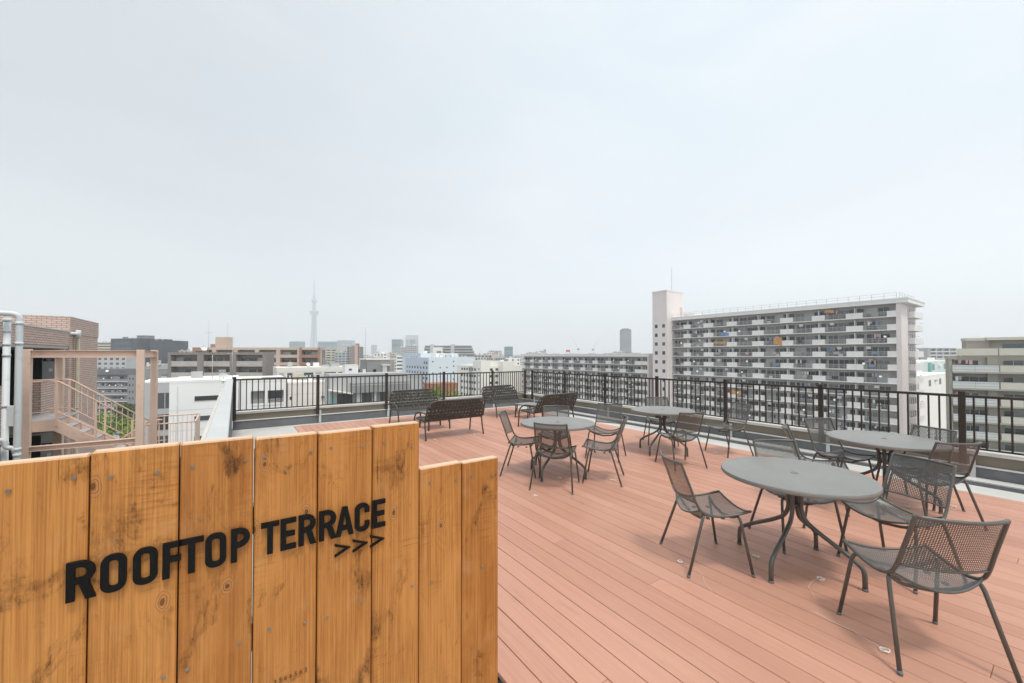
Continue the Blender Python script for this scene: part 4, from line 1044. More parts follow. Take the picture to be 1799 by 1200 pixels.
def slab_block(root, W, bays, z_first, n_fl, fh, roof_top, depth, rnd, bal=1.3, pan=M_PANEL, lau=None, dens=0.3, ovh=0.9):
    zr = z_first + fh
    bx("wall", M_SLABW, root, 0, W, bal, depth, GZ, zr)
    bx("roof_slab", M_SLABE, root, -0.5, W + ovh - 0.1, -0.35, depth + 0.5, zr, roof_top - 0.25)
    bx("roof_parapet", M_SLABE, root, -0.6, W + ovh, -0.45, depth + 0.6, roof_top - 0.25, roof_top)
    rail_len = {}
    win = shared("window", GL, (0, 1.75, 0, 0.06, 0, 1.95)); winc = shared("window", CUR, (0, 1.75, 0, 0.06, 0, 1.95))
    fr = shared("window_frame", M_ALU, (-0.05, 0.0, -0.02, 0.06, 0, 2.0), (0.85, 0.9, -0.02, 0.06, 0, 1.95), (1.75, 1.8, -0.02, 0.06, 0, 2.0), (-0.05, 1.8, -0.02, 0.06, 1.95, 2.01))
    wsm = shared("small_window", GL, (0, 1.1, 0, 0.06, 0, 0.95))
    for k in range(n_fl):
        z = z_first - fh * k; zf = z + 0.16
        bx("balcony_slab", M_SLABE, root, 0, W, -0.06, bal - 0.002, z, zf)
        nr = 0
        for (x0, x1, kind) in bays:
            L = x1 - x0
            if kind == 'p':
                bx("balcony_panel", pan, root, x0, x1, 0.0, 0.10, zf, zf + 1.12)
                if L > 1.5:
                    xm = (x0 + x1) / 2
                    bx("partition", M_SLABE, root, xm - 0.04, xm + 0.04, 0.11, bal - 0.004, zf, zf + 2.3)
                    o = link("small_window", wsm, root, (x0 + 0.15, bal - 0.065, zf + 1.1))
                    if L > 2.0: link("small_window", wsm, root, (x1 - 1.25, bal - 0.065, zf + 1.1))
                    if rnd.random() < 0.5: bx("downpipe", M_SLABE, root, xm + 0.1, xm + 0.2, bal - 0.12, bal - 0.01, zf, z + fh)
            else:
                key = round(L, 1)
                if key not in rail_len: rail_len[key] = rail_mesh(L, M_ALU)
                link("balcony_railing", rail_len[key], root, (x0, 0.02, zf))
                a = x0 + 0.2 + rnd.uniform(0, 0.2)
                for xs in (a, a + 1.95):
                    if xs + 1.8 < x1 + 0.3:
                        w_ = link("window", win if rnd.random() < 0.6 else winc, root, (xs, bal - 0.07, zf + 0.05))
                        link("frame", fr, w_, (0, 0, 0))
                if rnd.random() < 0.35: link("air_conditioner", AC, root, (x0 + rnd.uniform(0.2, L - 1), 0.45, zf + 0.03))
                if rnd.random() < 0.22: link("air_conditioner", AC, root, (x0 + rnd.uniform(0.2, L - 1), bal - 0.36, zf + 1.6))
                if rnd.random() < 0.45:
                    cx_ = x0 + rnd.uniform(0.1, L - 0.9); bx("storage_box", rnd.choice(CLUT), root, cx_, cx_ + rnd.uniform(0.3, 0.8), 0.25, 0.6, zf + 0.002, zf + rnd.uniform(0.5, 1.3))
                if rnd.random() < 0.30:
                    cx_ = x0 + rnd.uniform(0.1, L - 1.3); bx("bedding", rnd.choice(LAUN), root, cx_, cx_ + rnd.uniform(0.7, 1.2), -0.06, 0.09, zf + 0.45, zf + 1.10)
                if rnd.random() < 0.34: link("satellite_dish", DISH, root, (x0 + rnd.uniform(0, L), -0.25, zf + 1.15 + rnd.uniform(0, 0.4)), None, (R(-25), 0, R(rnd.uniform(-10, 40))))
                if lau and rnd.random() < dens: laundry(root, x0 + rnd.uniform(0.2, max(0.3, L - 2.2)), zf, rnd, lau[0] % (ORD[k], ORD[nr]), lau[1])
                nr += 1
rb = random.Random(21)
mb_ = thing("apartment_block", "tall long slab apartment block with balconies and a roof railing at right centre", "building", (112.0, 75.3, 0), R(-90))
rails_ = [(1.8, 5.6), (7.9, 11.9), (14.8, 18.6), (21.3, 25.2), (28.0, 31.8), (34.6, 38.5), (41.0, 44.9), (47.8, 51.7)]
bays = []; px_ = 0.0
for a, b_ in rails_: bays += [(px_, a, 'p'), (a, b_, 'r')]; px_ = b_
bays.append((px_, 53.1, 'p'))
slab_block(mb_, 53.1, bays, 9.72, 13, 2.8, 13.55, 14.0, rb, ovh=2.0, lau=("laundry %s floor down, %s railed balcony from left, tall slab block", "laundry on the tall slab block"))
bx("end_pillar", M_PINKW, mb_, 53.1, 53.9, 0.0, 5.2, GZ, 12.5)
bx("end_wall", M_PINKW, mb_, 53.1, 53.6, 5.2, 14.0, GZ, 12.5)
for k in range(13):
    z = 9.72 - 2.8 * k
    bx("end_balcony_slab", M_SLABE, mb_, 53.6, 54.9, 5.6, 13.2, z, z + 0.16)
    bx("end_balcony_panel", M_PANEL, mb_, 54.8, 54.9, 5.6, 13.2, z + 0.16, z + 1.3)
    bx("end_balcony_panel", M_PANEL, mb_, 53.6, 54.8, 5.6, 5.7, z + 0.16, z + 1.3)
    for yy in (6.2, 8.4, 10.2, 12.0): bx("end_window", GL, mb_, 53.6, 53.66, yy, yy + 1.1, z + 0.9, z + 2.2)
    if rb.random() < 0.6: link("satellite_dish", DISH, mb_, (55.1, rb.uniform(5.8, 11), z + 1.5), None, (R(-20), 0, R(40)))
rpm = shared("roof_rail_post", M_ALU, (0, 0.06, 0, 0.06, 0, 1.1))
for i in range(28): link("roof_rail_post", rpm, mb_, (-0.2 + 1.98 * i, -0.1, 13.55))
for i in range(7): link("roof_rail_post", rpm, mb_, (53.7, -0.1 + 2.0 * i, 13.55))
for zz in (0.55, 1.1):
    bx("roof_rail", M_ALU, mb_, -0.2, 53.3, -0.1, -0.05, 13.55 + zz, 13.6 + zz); bx("roof_rail", M_ALU, mb_, 53.7, 53.75, -0.1, 12.0, 13.551 + zz, 13.601 + zz)
# lift tower
lt = thing("lift_tower", "pinkish concrete lift and stair tower at the left end of the tall slab block", "tower", (109.3, 78.7, 0), R(-90))
bx("wall", M_PINKW, lt, 0, 5.15, 0, 8.8, GZ, 21.6)
bx("roof_cap", M_PINKW, lt, -0.1, 5.25, -0.1, 8.9, 21.6, 22.0)
for k in range(13):
    z = 10.35 - 2.8 * k
    for xx in (0.9, 3.55):
        w_ = bx("window", GL, lt, xx, xx + 0.95, -0.03, -0.001, z, z + 1.05)
bx("ladder_cage", M_PINKW, lt, 5.15, 5.9, 7.2, 8.2, 13.6, 17.0)
bx("roof_hut", M_PINKW, lt, 5.3, 9.5, 8.0, 11.5, 13.55, 15.0)
am = thing("lightning_rod", "thin lightning rod above the pink lift tower", "mast", (112.2, 73.7, 17.0))
b = MB(); b.tube([(0, 0, 0), (0, 0, 4.0)], 0.09, 6); b.tube([(0, 0, 4.0), (0, 0, 12.4)], 0.06, 6); b.build("pole", M_TAUPEL, am)
# cloth that stands out on the slab block
def cloth(lab, x, z, w, h, m):
    t = thing("cloth_sheet", lab, "cloth", local(mb_, x, -0.02, z), R(-90)); b = MB()
    b.sheet(lambda u, v: (u * w, -0.05 - 0.05 * math.sin(u * 9), -v * h * (1 - 0.12 * math.sin(u * 5))), 14, 3); b.build("fabric", m, t)
cloth("bright blue sheet hung over a balcony of the tall slab block", 17.0, 7.95, 2.2, 0.75, M_BLUEC)
cloth("orange sheets hung along a balcony near the middle of the tall slab block", 14.9, 5.6, 3.6, 0.65, M_ORANGE)
cloth("orange awning sheet on a balcony right of the orange laundry, same slab block", 30.3, 6.2, 1.9, 1.9, M_ORANGE)
cloth("orange awning on a low balcony of the slab block, seen through the railing", 19.3, -7.8, 3.0, 1.2, M_ORANGE)
cloth("yellow-orange blind on the top floor at the right of the tall slab block", 41.0, 12.1, 1.7, 0.6, M_ORANGE)

ms = thing("apartment_block", "lower long slab apartment block behind the railing, left of the lift tower", "building", (113.0, 154.5, 0), R(-90))
bays = []; q = 0.0
while q + 6.6 < 71.5: bays += [(q, q + 2.7, 'p'), (q + 2.7, q + 6.6, 'r')]; q += 6.6
bays.append((q, 71.0, 'p'))
slab_block(ms, 71.0, bays, -1.55, 9, 2.8, 2.35, 11.0, rb, lau=("laundry %s floor down, %s railed balcony from left, lower slab block", "laundry on the lower slab block"), dens=0.22)
bx("end_wall", M_PINKW, ms, 71.0, 71.5, -0.02, 11.0, GZ, 1.2)
for i in range(6):
    bx("roof_hut", M_LGREY, ms, 6 + i * 11, 8.2 + i * 11, 5, 7, 2.351, 2.62)

# ---------------------------------------------------------------- generic city block
def block(name, lab, cat, X, Y, rz, w, d, zt, m, fh=3.2, cols=0, win=(1.4, 1.3), wm=GL, rows=8, side=None, scols=0, z0=None, par=0.5, pm=None, group=None, bands=False, margin=1.0, first=1.6, frame=False):
    t = thing(name, lab, cat, (X, Y, 0), R(rz), group)
    bx("wall", m, t, 0, w, 0, d, GZ if z0 is None else z0, zt - par)
    if par: bx("roof_parapet", pm or m, t, -0.04, w + 0.04, -0.04, d + 0.04, zt - par, zt)
    rk = random.Random(int(X * 7 + Y)); big = 1.0 if Y < 200 else 1.5
    if d > 5 and w > 5 and zt > -6:
        for i in range(rk.randint(2, 4)):
            a, c_ = rk.uniform(0.08, 0.75) * w, rk.uniform(0.05, 0.7) * d; ss = rk.uniform(0.9, 2.2) * big
            bx("roof_unit", rk.choice((M_LGREY, M_WHITE, M_GREYW, M_BEIGE)), t, a, min(w - 0.1, a + ss), c_, min(d - 0.1, c_ + ss), zt + 0.001, zt + rk.uniform(0.4, 1.3) * big)
        if rk.random() < 0.6:
            q = MB(); a = rk.uniform(0.1, 0.9) * w; q.tube([(a, d * 0.3, zt), (a, d * 0.3, zt + rk.uniform(2, 4) * big)], 0.05 * big, 4); q.build("aerial", M_TAUPEL, t)
    if cols or bands:
        ww, hh = win
        wmsh = shared("window", wm, (0, ww, -0.03, -0.001, 0, hh)); smsh = shared("window", wm, (-0.03, -0.001, 0, ww, 0, hh))
        fmsh = shared("frame", M_ALU, (-0.06, ww + 0.06, -0.06, -0.032, -0.06, 0), (ww / 2 - 0.03, ww / 2 + 0.03, -0.06, -0.032, 0, hh))
        for k in range(rows):
            z = zt - first - hh - fh * k
            if z < GZ: break
            if bands:
                bx("window_band", wm, t, margin, w - margin, -0.03, -0.001, z, z + hh); continue
            for i in range(cols):
                x = margin + (w - 2 * margin - ww) * (i / max(1, cols - 1) if cols > 1 else 0.5)
                o = link("window", wmsh, t, (x, 0, z))
                if frame: link("frame", fmsh, o)
            for i in range(scols):
                y = margin + (d - 2 * margin - ww) * (i / max(1, scols - 1) if scols > 1 else 0.5)
                link("window", smsh, t, (0, y, z)) if side == 'L' else link("window", smsh, t, (w + 0.031, y, z))
    return t
def balcony_block(name, lab, X, Y, rz, w, d, zt, m, pm, fh, nb, rows, bal=1.2, pier=0.0, pierm=None, wm=GL, top=0.6, group=None, ph=1.1, z0=None):
    """flats with a full-width balcony on every floor, piers between the bays"""
    t = thing(name, lab, "building", (X, Y, 0), R(rz), group)
    bx("wall", m, t, 0, w, bal, d, GZ if z0 is None else z0, zt - 0.3)
    bx("roof_parapet", pierm or pm, t, -0.05, w + 0.05, -0.05, d + 0.05, zt - top, zt)
    bw = w / nb
    for k in range(rows):
        z = zt - top - fh * (k + 1)
        if z < GZ: break
        bx("balcony_slab", pm, t, 0, w, 0, bal - 0.002, z - 0.1, z + 0.1)
        for i in range(nb):
            x0, x1 = i * bw + pier / 2, (i + 1) * bw - pier / 2
            bx("balcony_panel", pm, t, x0, x1, 0.0, 0.1, z + 0.1, z + ph)
            n = max(2, int((x1 - x0) / 2.2)); s = (x1 - x0) / n
            for q in range(n):
                if (q + k + i) % 3 != 2: bx("window", wm if (q + i) % 2 else CUR, t, x0 + q * s + 0.2, x0 + (q + 1) * s - 0.15, bal - 0.06, bal - 0.001, z + 0.2, z + 2.1)
                else: bx("window", wm, t, x0 + q * s + 0.35, x0 + (q + 1) * s - 0.5, bal - 0.06, bal - 0.001, z + 1.0, z + 2.0)
    if pier:
        for i in range(nb + 1):
            bx("pier", pierm or m, t, max(0, i * bw - pier / 2) - 0.01, min(w, i * bw + pier / 2) + 0.01, -0.08, bal, GZ if z0 is None else z0, zt - top - 0.002)
    return t
C_ = -34.8
# left side, beyond the brick building
far1 = block("apartment_tower", "distant beige balcony tower just right of the brick building", "building", -133.6, 640.8, C_, 24, 14, 16.7, M_BEIGE, 3.0, 0, (1, 1.4), GL, 14, bands=True, margin=1.5, first=1.2)
dk = block("tower_block", "dark netted tower under renovation behind the pink stair frame", "building", -97.7, 530.6, -51.0, 36.0, 30, 17.7, M_NET, par=0.4)
for i in range(5):
    for k in range(6): bx("net_panel", M_NETP, dk, 6 + i * 4.6, 10.2 + i * 4.6, -0.35, -0.05, -14 + k * 5, -10.2 + k * 5)
bx("penthouse", M_GREYW, dk, 22, 33, 8, 16, 17.7, 20.4); bx("penthouse_roof", M_LGREY, dk, 21.6, 33.4, 7.6, 16.4, 20.4, 20.9)
block("tower_block", "second dark netted tower, right of the first one behind the stair frame", "building", -66.5, 505.0, C_, 12.0, 30, 16.2, M_NET, par=0.3)
far2 = balcony_block("apartment_tower", "distant beige balcony tower right of the dark netted towers", -70.2, 608.9, C_, 13.1, 16, 15.8, M_BEIGE, mat("cream_balcony", (0.66, 0.60, 0.46), 0.8, 0.04, 0.1), 3.0, 2, 12, bal=1.6)
ga = thing("apartment_block", "grey apartment block with cluttered balconies between brick corner and stair column", "building", (-52.3, 250.6, 0), R(C_))
bx("wall", M_DGREY, ga, 0, 16.3, 1.4, 14, GZ, -6.9); bx("upper_wall", M_DGREY, ga, -0.5, 21.0, 0.5, 14.2, -6.9, -4.3)
bx("side_wall", M_GREYW, ga, 16.3, 19.8, 0.0, 13.0, GZ, -6.95)
rg = random.Random(5)
for k in range(8):
    z = -9.9 - 2.9 * k
    bx("balcony_slab", M_SLABE, ga, 0, 16.3, 0, 1.4, z - 0.12, z + 0.1)
    bx("balcony_railing", M_GREYW, ga, 0, 16.3, 0.0, 0.06, z + 0.1, z + 1.15)
    for i in range(6):
        bx("window", GL if rg.random() < .6 else CUR, ga, 0.4 + i * 2.7, 2.5 + i * 2.7, 1.33, 1.399, z + 0.2, z + 2.2)
        if rg.random() < 0.5: link("satellite_dish", DISH, ga, (0.5 + i * 2.7, -0.25, z + 1.4), None, (R(-25), 0, R(30)))
        if rg.random() < 0.5: laundry(ga, 0.3 + i * 2.7, z + 0.1, rg, "laundry %s balcony row down, %s bay from left, grey block behind the stair" % (ORD[k], ORD[i]), "laundry on the grey block")
    for i in range(2): bx("small_window", GL, ga, 17.0 + 1.4 * i, 17.6 + 1.4 * i, -0.03, -0.001, z + 0.9, z + 1.8)
for i in range(3):
    bx("roof_vent", M_DGREY, ga, 3.5 + i * 4.6, 4.6 + i * 4.6, 0.4, 0.499, -5.9, -5.4)
link("satellite_dish", DISH, ga, (7.2, 0.0, -5.1), (2.2, 2.2, 2.2), (R(-25), 0, R(35)))
gr = block("apartment_block", "plain grey block end seen between the two pink stair columns", "building", -34.5, 231.0, C_, 13.5, 12, -4.0, M_GREYW, par=0.3)
for k in range(7):
    z = -8.0 - 2.9 * k
    bx("balcony", M_DGREY, gr, 11.0, 13.4, -0.5, -0.002, z, z + 1.6); bx("balcony_panel", M_LGREY, gr, 11.0, 13.4, -0.6, -0.502, z, z + 0.9)
# white arched hall far away
wd = thing("sports_hall", "white hall with a shallow domed roof on the skyline, left of the brown flats", "building", (-81.0, 786.9, 0), R(C_))
bx("wall", M_WHITE, wd, -6, 48, 0, 30, GZ, 6.5)
b = MB(); b.sheet(lambda u, v: (12 + 26 * u, 30 * v, 6.5 + 4.6 * math.sin(math.pi * u) * math.sin(math.pi * (0.08 + 0.84 * v))), 12, 6); b.build("dome_roof", M_HAZEW, wd)

# taupe flats with grey piers, brown flats behind
tp = balcony_block("apartment_block", "taupe apartment block with dark tiled piers left of the railing corner", -14.0, 132.7, C_, 24.8, 3.6, 2.5, M_TAUPEW, M_TAUPEL, 2.86, 3, 9, bal=1.3, pier=1.6, pierm=M_TAUPEW, top=0.65, ph=1.25)
bw_ = balcony_block("apartment_block", "long tan and red-brown apartment block on the skyline below the broadcast tower", -13.2, 191.8, -32.4, 47.2, 4.6, 4.7, M_TAUPEW, M_BROWN, 2.9, 6, 9, bal=1.4, pier=1.5, pierm=M_BROWN, top=0.9, ph=1.05)
bx("end_wing", M_RBROWN, bw_, -0.02, 5.5, -0.12, -0.082, GZ, 4.71); 
for k in range(6):
    z = 4.7 - 0.9 - 2.9 * (k + 1)
    bx("wing_window", GL, bw_, 1.0, 5.0, -0.15, -0.121, z + 1.1, z + 2.4)
for (a, b_) in ((39.4, 40.3), (46.3, 47.2)): bx("wing_pier", M_RBROWN, bw_, a, b_, -0.2, 1.3, GZ, 4.72)
for k in range(6):
    z = 4.7 - 0.9 - 2.9 * (k + 1); bx("wing_panel", M_RBROWN, bw_, 40.3, 46.3, -0.05, -0.002, z + 0.0, z + 1.06)
bx("stair_head", M_BROWN, bw_, 7.2, 12.0, 1.6, 4.4, 4.7, 8.7); bx("stair_head_side", M_RBROWN, bw_, 5.4, 7.2, 1.6, 4.4, 4.7, 6.0)
def antenna(lab, x, y, z0, z1, yagi=True, m=M_TAUPEL, r=0.03):
    t = thing("antenna_mast", lab, "antenna", (x, y, z0)); b = MB(); b.tube([(0, 0, 0), (0, 0, z1 - z0)], r, 6); b.build("pole", m, t)
    if yagi:
        b = MB(); h = (z1 - z0) * 0.62
        b.tube([(-0.7, 0.2, h), (0.7, -0.2, h)], r * 0.7, 5)
        for i in range(6): 
            xx = -0.6 + 0.24 * i; b.tube([(xx - 0.08, -xx * 0.29 - 0.3, h), (xx + 0.08, -xx * 0.29 + 0.3, h)], r * 0.5, 4)
        b.build("aerial", m, t)
antenna("thin television aerial above the left part of the taupe apartment block", -5.4, 122.9, 2.0, 10.5, True, M_ALU, 0.05)
antenna("thin aerial mast at the right of the tan stair head", -1.6, 123.5, 2.0, 10.1, False, M_ALU, 0.04)
antenna("television aerial standing on the white building's roof by the railing corner", -0.35, 73.9, -2.3, 4.6, True, M_ALU, 0.04)
antenna("aerial pole on the right end of the tan and red-brown block", 34.0, 152.0, -2.0, 5.5, False, M_ALU, 0.05)

def roof_dish(lab, x, y, z, s, rz):
    t = thing("satellite_dish", lab, "satellite dish", (x, y, z)); link("reflector", DISH, t, (0, 0, 0.75 * s), (s * 2, s * 2, s * 2), (R(-25), 0, R(rz)))
    b = MB(); b.tube([(0, 0.1, 0), (0, 0.1, 0.75 * s)], 0.05, 6)
    for a in (0, 2.1, 4.2): b.tube([(0.4 * s * math.cos(a), 0.1 + 0.4 * s * math.sin(a), 0), (0, 0.1, 0.45 * s)], 0.03, 5)
    b.build("stand", M_TAUPEL, t)
roof_dish("white satellite dish on the white building's roof beside the railing corner", -1.35, 71.0, -2.35, 1.25, 20)
roof_dish("white satellite dish on the roof of the taupe apartment block", -6.4, 125.0, 2.5, 1.4, 25)
roof_dish("small white dish on the cream building's roof in front of the red-brown wing", 14.5, 107.0, -1.1, 0.9, 15)

# white building in front (two volumes)
wa = block("white_building", "white windowless-looking building with slit windows, left of the railing corner", "building", -8.1, 78.7, 0, 8.6, 14, -2.1, M_WHITE, par=0.35)
for k in range(8):
    z = -5.35 - 3.1 * k
    f_ = bx("slit_window", GL, wa, 3.0, 6.2, -0.03, -0.001, z, z + 0.72); bx("frame", M_ALU, wa, 2.9, 6.3, -0.05, -0.032, z - 0.09, z - 0.002)
    bx("floor_joint", M_LGREY, wa, 0.01, 8.59, -0.008, -0.0005, z - 1.35, z - 1.31)
bx("panel_joint", M_LGREY, wa, 6.9, 6.94, -0.007, -0.0004, GZ, -2.5)
bx("downpipe", M_PIPE, wa, 0.9, 1.0, -0.1, -0.01, GZ, -3.0)
bx("roof_deck", M_ROOFG, wa, 0.4, 8.2, 0.4, 13.6, -2.44, -2.36)
ww = block("white_building", "greyish-white wing with tall windows behind the pink stair columns", "building", -12.6, 88.5, 0, 4.6, 12, -2.6, M_LGREY, par=0.3, pm=M_WHITE)
for k in range(6):
    z = -7.2 - 3.6 * k
    w_ = bx("tall_window", GL, ww, 1.9, 4.0, -0.04, -0.001, z, z + 2.6); bx("mullion", M_ALU, ww, 2.9, 3.0, -0.07, -0.042, z, z + 2.6)
wb = thing("white_building", "white building with recessed balconies right behind the left end of the railing", "building", (0.6, 79.6, 0))
bx("wall", M_LGREY, wb, 0, 6.9, 1.2, 12, GZ, -2.72); bx("roof_parapet", M_WHITE, wb, -0.05, 6.95, -0.05, 12.05, -2.7, -2.3)
bx("left_panel", M_WHITE, wb, 0.0, 1.6, 0, 1.199, GZ, -2.71)
for (a, b_) in ((3.6, 4.0), (6.4, 6.9)): bx("pier", M_WHITE, wb, a, b_, 0, 1.199, GZ, -2.71)
rgr = rail_mesh(2.4, M_ALU, 1.0, 0.14)
for k in range(7):
    z = -5.2 - 3.1 * k
    bx("fascia", M_WHITE, wb, 1.6, 6.4, 0.0, 0.15, z + 0.9, z + 1.9 if k else -2.71)
    bx("balcony_floor", M_OFFW, wb, 1.6, 6.4, 0.0, 1.199, z - 1.7, z - 1.55)
    bx("window", GL, wb, 4.2, 6.2, 1.12, 1.199, z - 1.4, z + 0.8); bx("window", CUR, wb, 1.8, 3.4, 1.12, 1.199, z - 1.4, z + 0.8)
    link("balcony_railing", rgr, wb, (4.0, 0.05, z - 1.55)); link("balcony_railing", rgr, wb, (1.62, 0.05, z - 1.55), (0.8, 1, 1))
bx("roof_green", mat("moss_green", (0.40, 0.50, 0.10), 0.9, 0.2, 1.0), wb, 0.4, 3.4, 0.3, 2.0, -2.29, -2.2)
bx("roof_slab_edge", M_DGREY, wb, 3.2, 6.8, 1.0, 3.0, -2.29, -2.15)
cw = block("cream_building", "pale cream wall with small dark windows behind the first bay of the railing", "building", 7.6, 78.6, 0, 7.0, 16, -3.0, M_OFFW, par=0.3)
for k in range(6):
    z = -6.0 - 2.6 * k
    bx("window", GL, cw, 0.2, 0.55, -0.03, -0.001, z, z + 0.55); bx("floor_joint", M_LGREY, cw, 0.01, 6.99, -0.008, -0.0005, z + 0.9, z + 0.95)
    bx("vent_hood", M_DGREY, cw, 5.2, 5.7, -0.3, -0.001, z, z + 0.4)
cr = block("cream_building", "low cream building with a long window strip under its roof edge", "building", 7.8, 104.2, 0, 16.4, 12, -1.1, M_OFFW, par=1.0)
for (a, b_) in ((2.0, 7.4), (9.8, 12.4), (12.9, 14.6)):
    w_ = bx("window_strip", GL, cr, a, b_, -0.03, -0.001, -3.4, -2.35); bx("frame", M_ALU, cr, a, b_, -0.05, -0.032, -2.9, -2.85)
for k in range(7): bx("curtain", M_DISH, cr, 2.4 + k * 0.7, 2.7 + k * 0.7, -0.045, -0.033, -3.4, -2.95)
for (a, b_) in ((0.4, 1.4), (7.9, 9.2)): bx("recess_panel", M_LGREY, cr, a, b_, -0.03, -0.001, -4.6, -2.3)
wp = block("roof_hut", "small white rooftop hut with one tiny window, right of the red-brown wing", "building", 20.0, 93.2, 0, 2.7, 3, -0.4, M_WHITE, par=0.15)
bx("window", GL, wp, 0.7, 1.35, -0.03, -0.001, -1.65, -1.25)
# grey modern house
gm = thing("grey_house", "grey rendered house with a canopy and dark windows behind the second bay of the railing", "building", (9.5, 51.9, 0))
bx("wall", M_LGREY, gm, 0, 9.6, 0.6, 4.2, GZ, -1.0); bx("roof_edge", M_LGREY, gm, -0.05, 9.65, 0.55, 4.25, -1.0, -0.62)
bx("canopy", M_GREYW, gm, 2.3, 9.6, -0.6, 0.598, -2.95, -1.75)
b = MB()
for q in ([(-0.4, -0.9, -2.5), (2.3, -0.9, -3.05), (2.3, 0.59, -3.05), (-0.4, 0.59, -2.5)], [(-0.4, -0.9, -2.38), (-0.4, 0.59, -2.38), (2.3, 0.59, -2.93), (2.3, -0.9, -2.93)], [(-0.4, -0.9, -2.5), (-0.4, -0.9, -2.38), (2.3, -0.9, -2.93), (2.3, -0.9, -3.05)]): b.face(q)
b.build("sloping_canopy", M_OFFW, gm)
for (a, b_, m) in ((0.9, 2.6, GL), (3.7, 5.0, GL), (6.0, 6.7, GL), (8.0, 9.4, GL)):
    w_ = bx("window", m, gm, a, b_, 0.55, 0.598, -4.6, -3.05); bx("sill", M_WHITE, gm, a - 0.1, b_ + 0.1, 0.42, 0.598, -4.75, -4.62)
bx("pier", M_LGREY, gm, 2.9, 3.5, -0.3, 0.598, GZ, -2.952); bx("drainpipe", M_DISH, gm, 5.25, 5.45, 0.3, 0.598, -5.2, -3.0)
bx("green_door", M_TEAL, gm, 0.15, 0.5, 0.5, 0.598, -4.9, -3.2)
bx("panel_joint", M_OFFW, gm, 2.31, 9.59, -0.61, -0.601, -1.99, -1.96)
gp = thing("roof_house", "grey rooftop machine house with a tall mast, behind the grey canopy house", "building", (16.3, 61.7, 0))
bx("wall", M_GREYW, gp, 0, 4.2, 0, 4, GZ, 1.0); bx("roof_cap", M_OFFW, gp, -0.1, 4.3, -0.1, 4.1, 1.0, 1.25)
bx("window", M_DARK, gp, 0.9, 1.35, -0.03, -0.001, -1.0, -0.4); bx("door_canopy", M_OFFW, gp, 2.1, 3.3, -0.7, -0.002, 0.15, 0.3); bx("door", M_WHITE, gp, 2.3, 3.0, -0.05, -0.001, -1.6, 0.1)
for i in range(4): bx("pipe", M_TAUPEL, gp, 3.45 + 0.2 * i, 3.55 + 0.2 * i, -0.12, -0.002, GZ, 1.9)
bx("water_tank", M_WHITE, gp, -0.5, -0.1, 0.2, 0.6, -2.0, -0.4)
antenna("tall pale mast on the grey rooftop machine house", 16.2, 62.3, -1.5, 6.0, False, M_ALU, 0.05)
ch_ = block("grey_house", "light grey sloping-roofed house between the machine house and the blue factory", "building", 19.6, 57.0, 0, 3.4, 6, -1.3, M_LGREY, par=0.2)
lot = bx("forecourt", M_BLOSS, None, 9.0, 24.0, 56.0, 76.0, -6.9, -6.8); tag(lot, kind="structure")

# middle distance
block("office_block", "far cream block with rows of dark windows, right of the broadcast tower's foot", "building", 87.9, 547.8, C_, 20, 14, 9.8, M_BEIGE, 3.1, 3, (5.2, 1.5), GL, 12, margin=0.8, first=1.0)
block("apartment_block", "far blue-grey flats beside the cream block right of the broadcast tower", "building", 98.5, 516.1, C_, 17, 14, 5.4, M_LGREY, 3.1, 4, (3.0, 1.6), GLB, 12, margin=0.5, first=1.0)
bt = block("apartment_tower", "slim brown tower with a pink strip, between broadcast tower and mast", "building", 99.3, 454.6, C_, 12.9, 12, 11.2, M_TAUPEW, 2.9, 2, (2.2, 1.5), GL, 12, margin=0.6, first=1.0)
bx("pink_strip", mat("salmon_tile", (0.60, 0.40, 0.31), 0.8, 0.05, 0.1), bt, 8.2, 11.4, -0.4, -0.002, GZ, 12.6); bx("roof_tank", M_RBROWN, bt, 8.0, 11.2, 2, 5, 11.2, 14.6)
block("apartment_block", "white flats with dark balcony stripes left of the blue factory", "building", 109.5, 325.7, C_, 9.5, 10, 1.2, M_WHITE, 3.0, 0, (1, 1.2), GL, 9, bands=True, margin=0.6, first=1.0)
bf = block("factory", "pale blue windowless factory with a darker blue left side, centre skyline", "building", 107.7, 254.0, 0, 35.7, 45, 0.3, M_BLUEW, par=0.3)
bx("side_cladding", M_BLUED, bf, -0.06, -0.001, 0.0, 44.9, GZ, 0.0)
wsm_ = shared("window", GL, (-0.12, -0.062, 0, 2.2, 0, 1.6)); wss_ = shared("window", GL, (0, 1.0, -0.04, -0.001, 0, 0.9))
for k in range(5):
    for i in range(8): link("window", wsm_, bf, (0, 2.0 + i * 5.4, -7.6 - 3.6 * k))
for yy in (2, 6): link("window", wsm_, bf, (0, yy, -4.2))
for (xx, zz) in ((2.5, -3), (8, -7.2), (13, -7.2), (18.2, -3), (18.2, -6.3), (24, -7.5), (27, -7.5), (31, -8.3), (2.5, -10.8), (8, -10.8), (18.2, -10.6), (8, -13.5), (18.2, -15.5)): link("window", wss_, bf, (xx, 0, zz))
bs = block("factory", "raised upper block of the pale blue factory with three small windows", "building", 109.2, 272.0, 0, 30, 38, 3.3, M_BLUEW, par=0.3)
bx("side_cladding", M_BLUED, bs, -0.06, -0.001, 0, 38, 0.2, 3.0)
for yy in (6, 11, 16): bx("window", GL, bs, -0.12, -0.062, yy, yy + 3, -0.2, 0.8)
for i in range(4):
    b = MB(); b.tube(rounded([(6 + 6 * i, 1, 0.2), (6 + 6 * i, 1, 2.2), (9 + 6 * i, 1, 2.2), (9 + 6 * i, 1, 0.2)], 0.8), 0.3, 8); b.build("roof_duct", M_HAZEW, bf, (0, 8, 0.1))
bx("roof_unit", M_WHITE, bf, 8, 16, 9, 14, 0.3, 3.0); bx("roof_unit", M_HAZEW, bf, 17, 22, 9, 14, 0.3, 2.0)
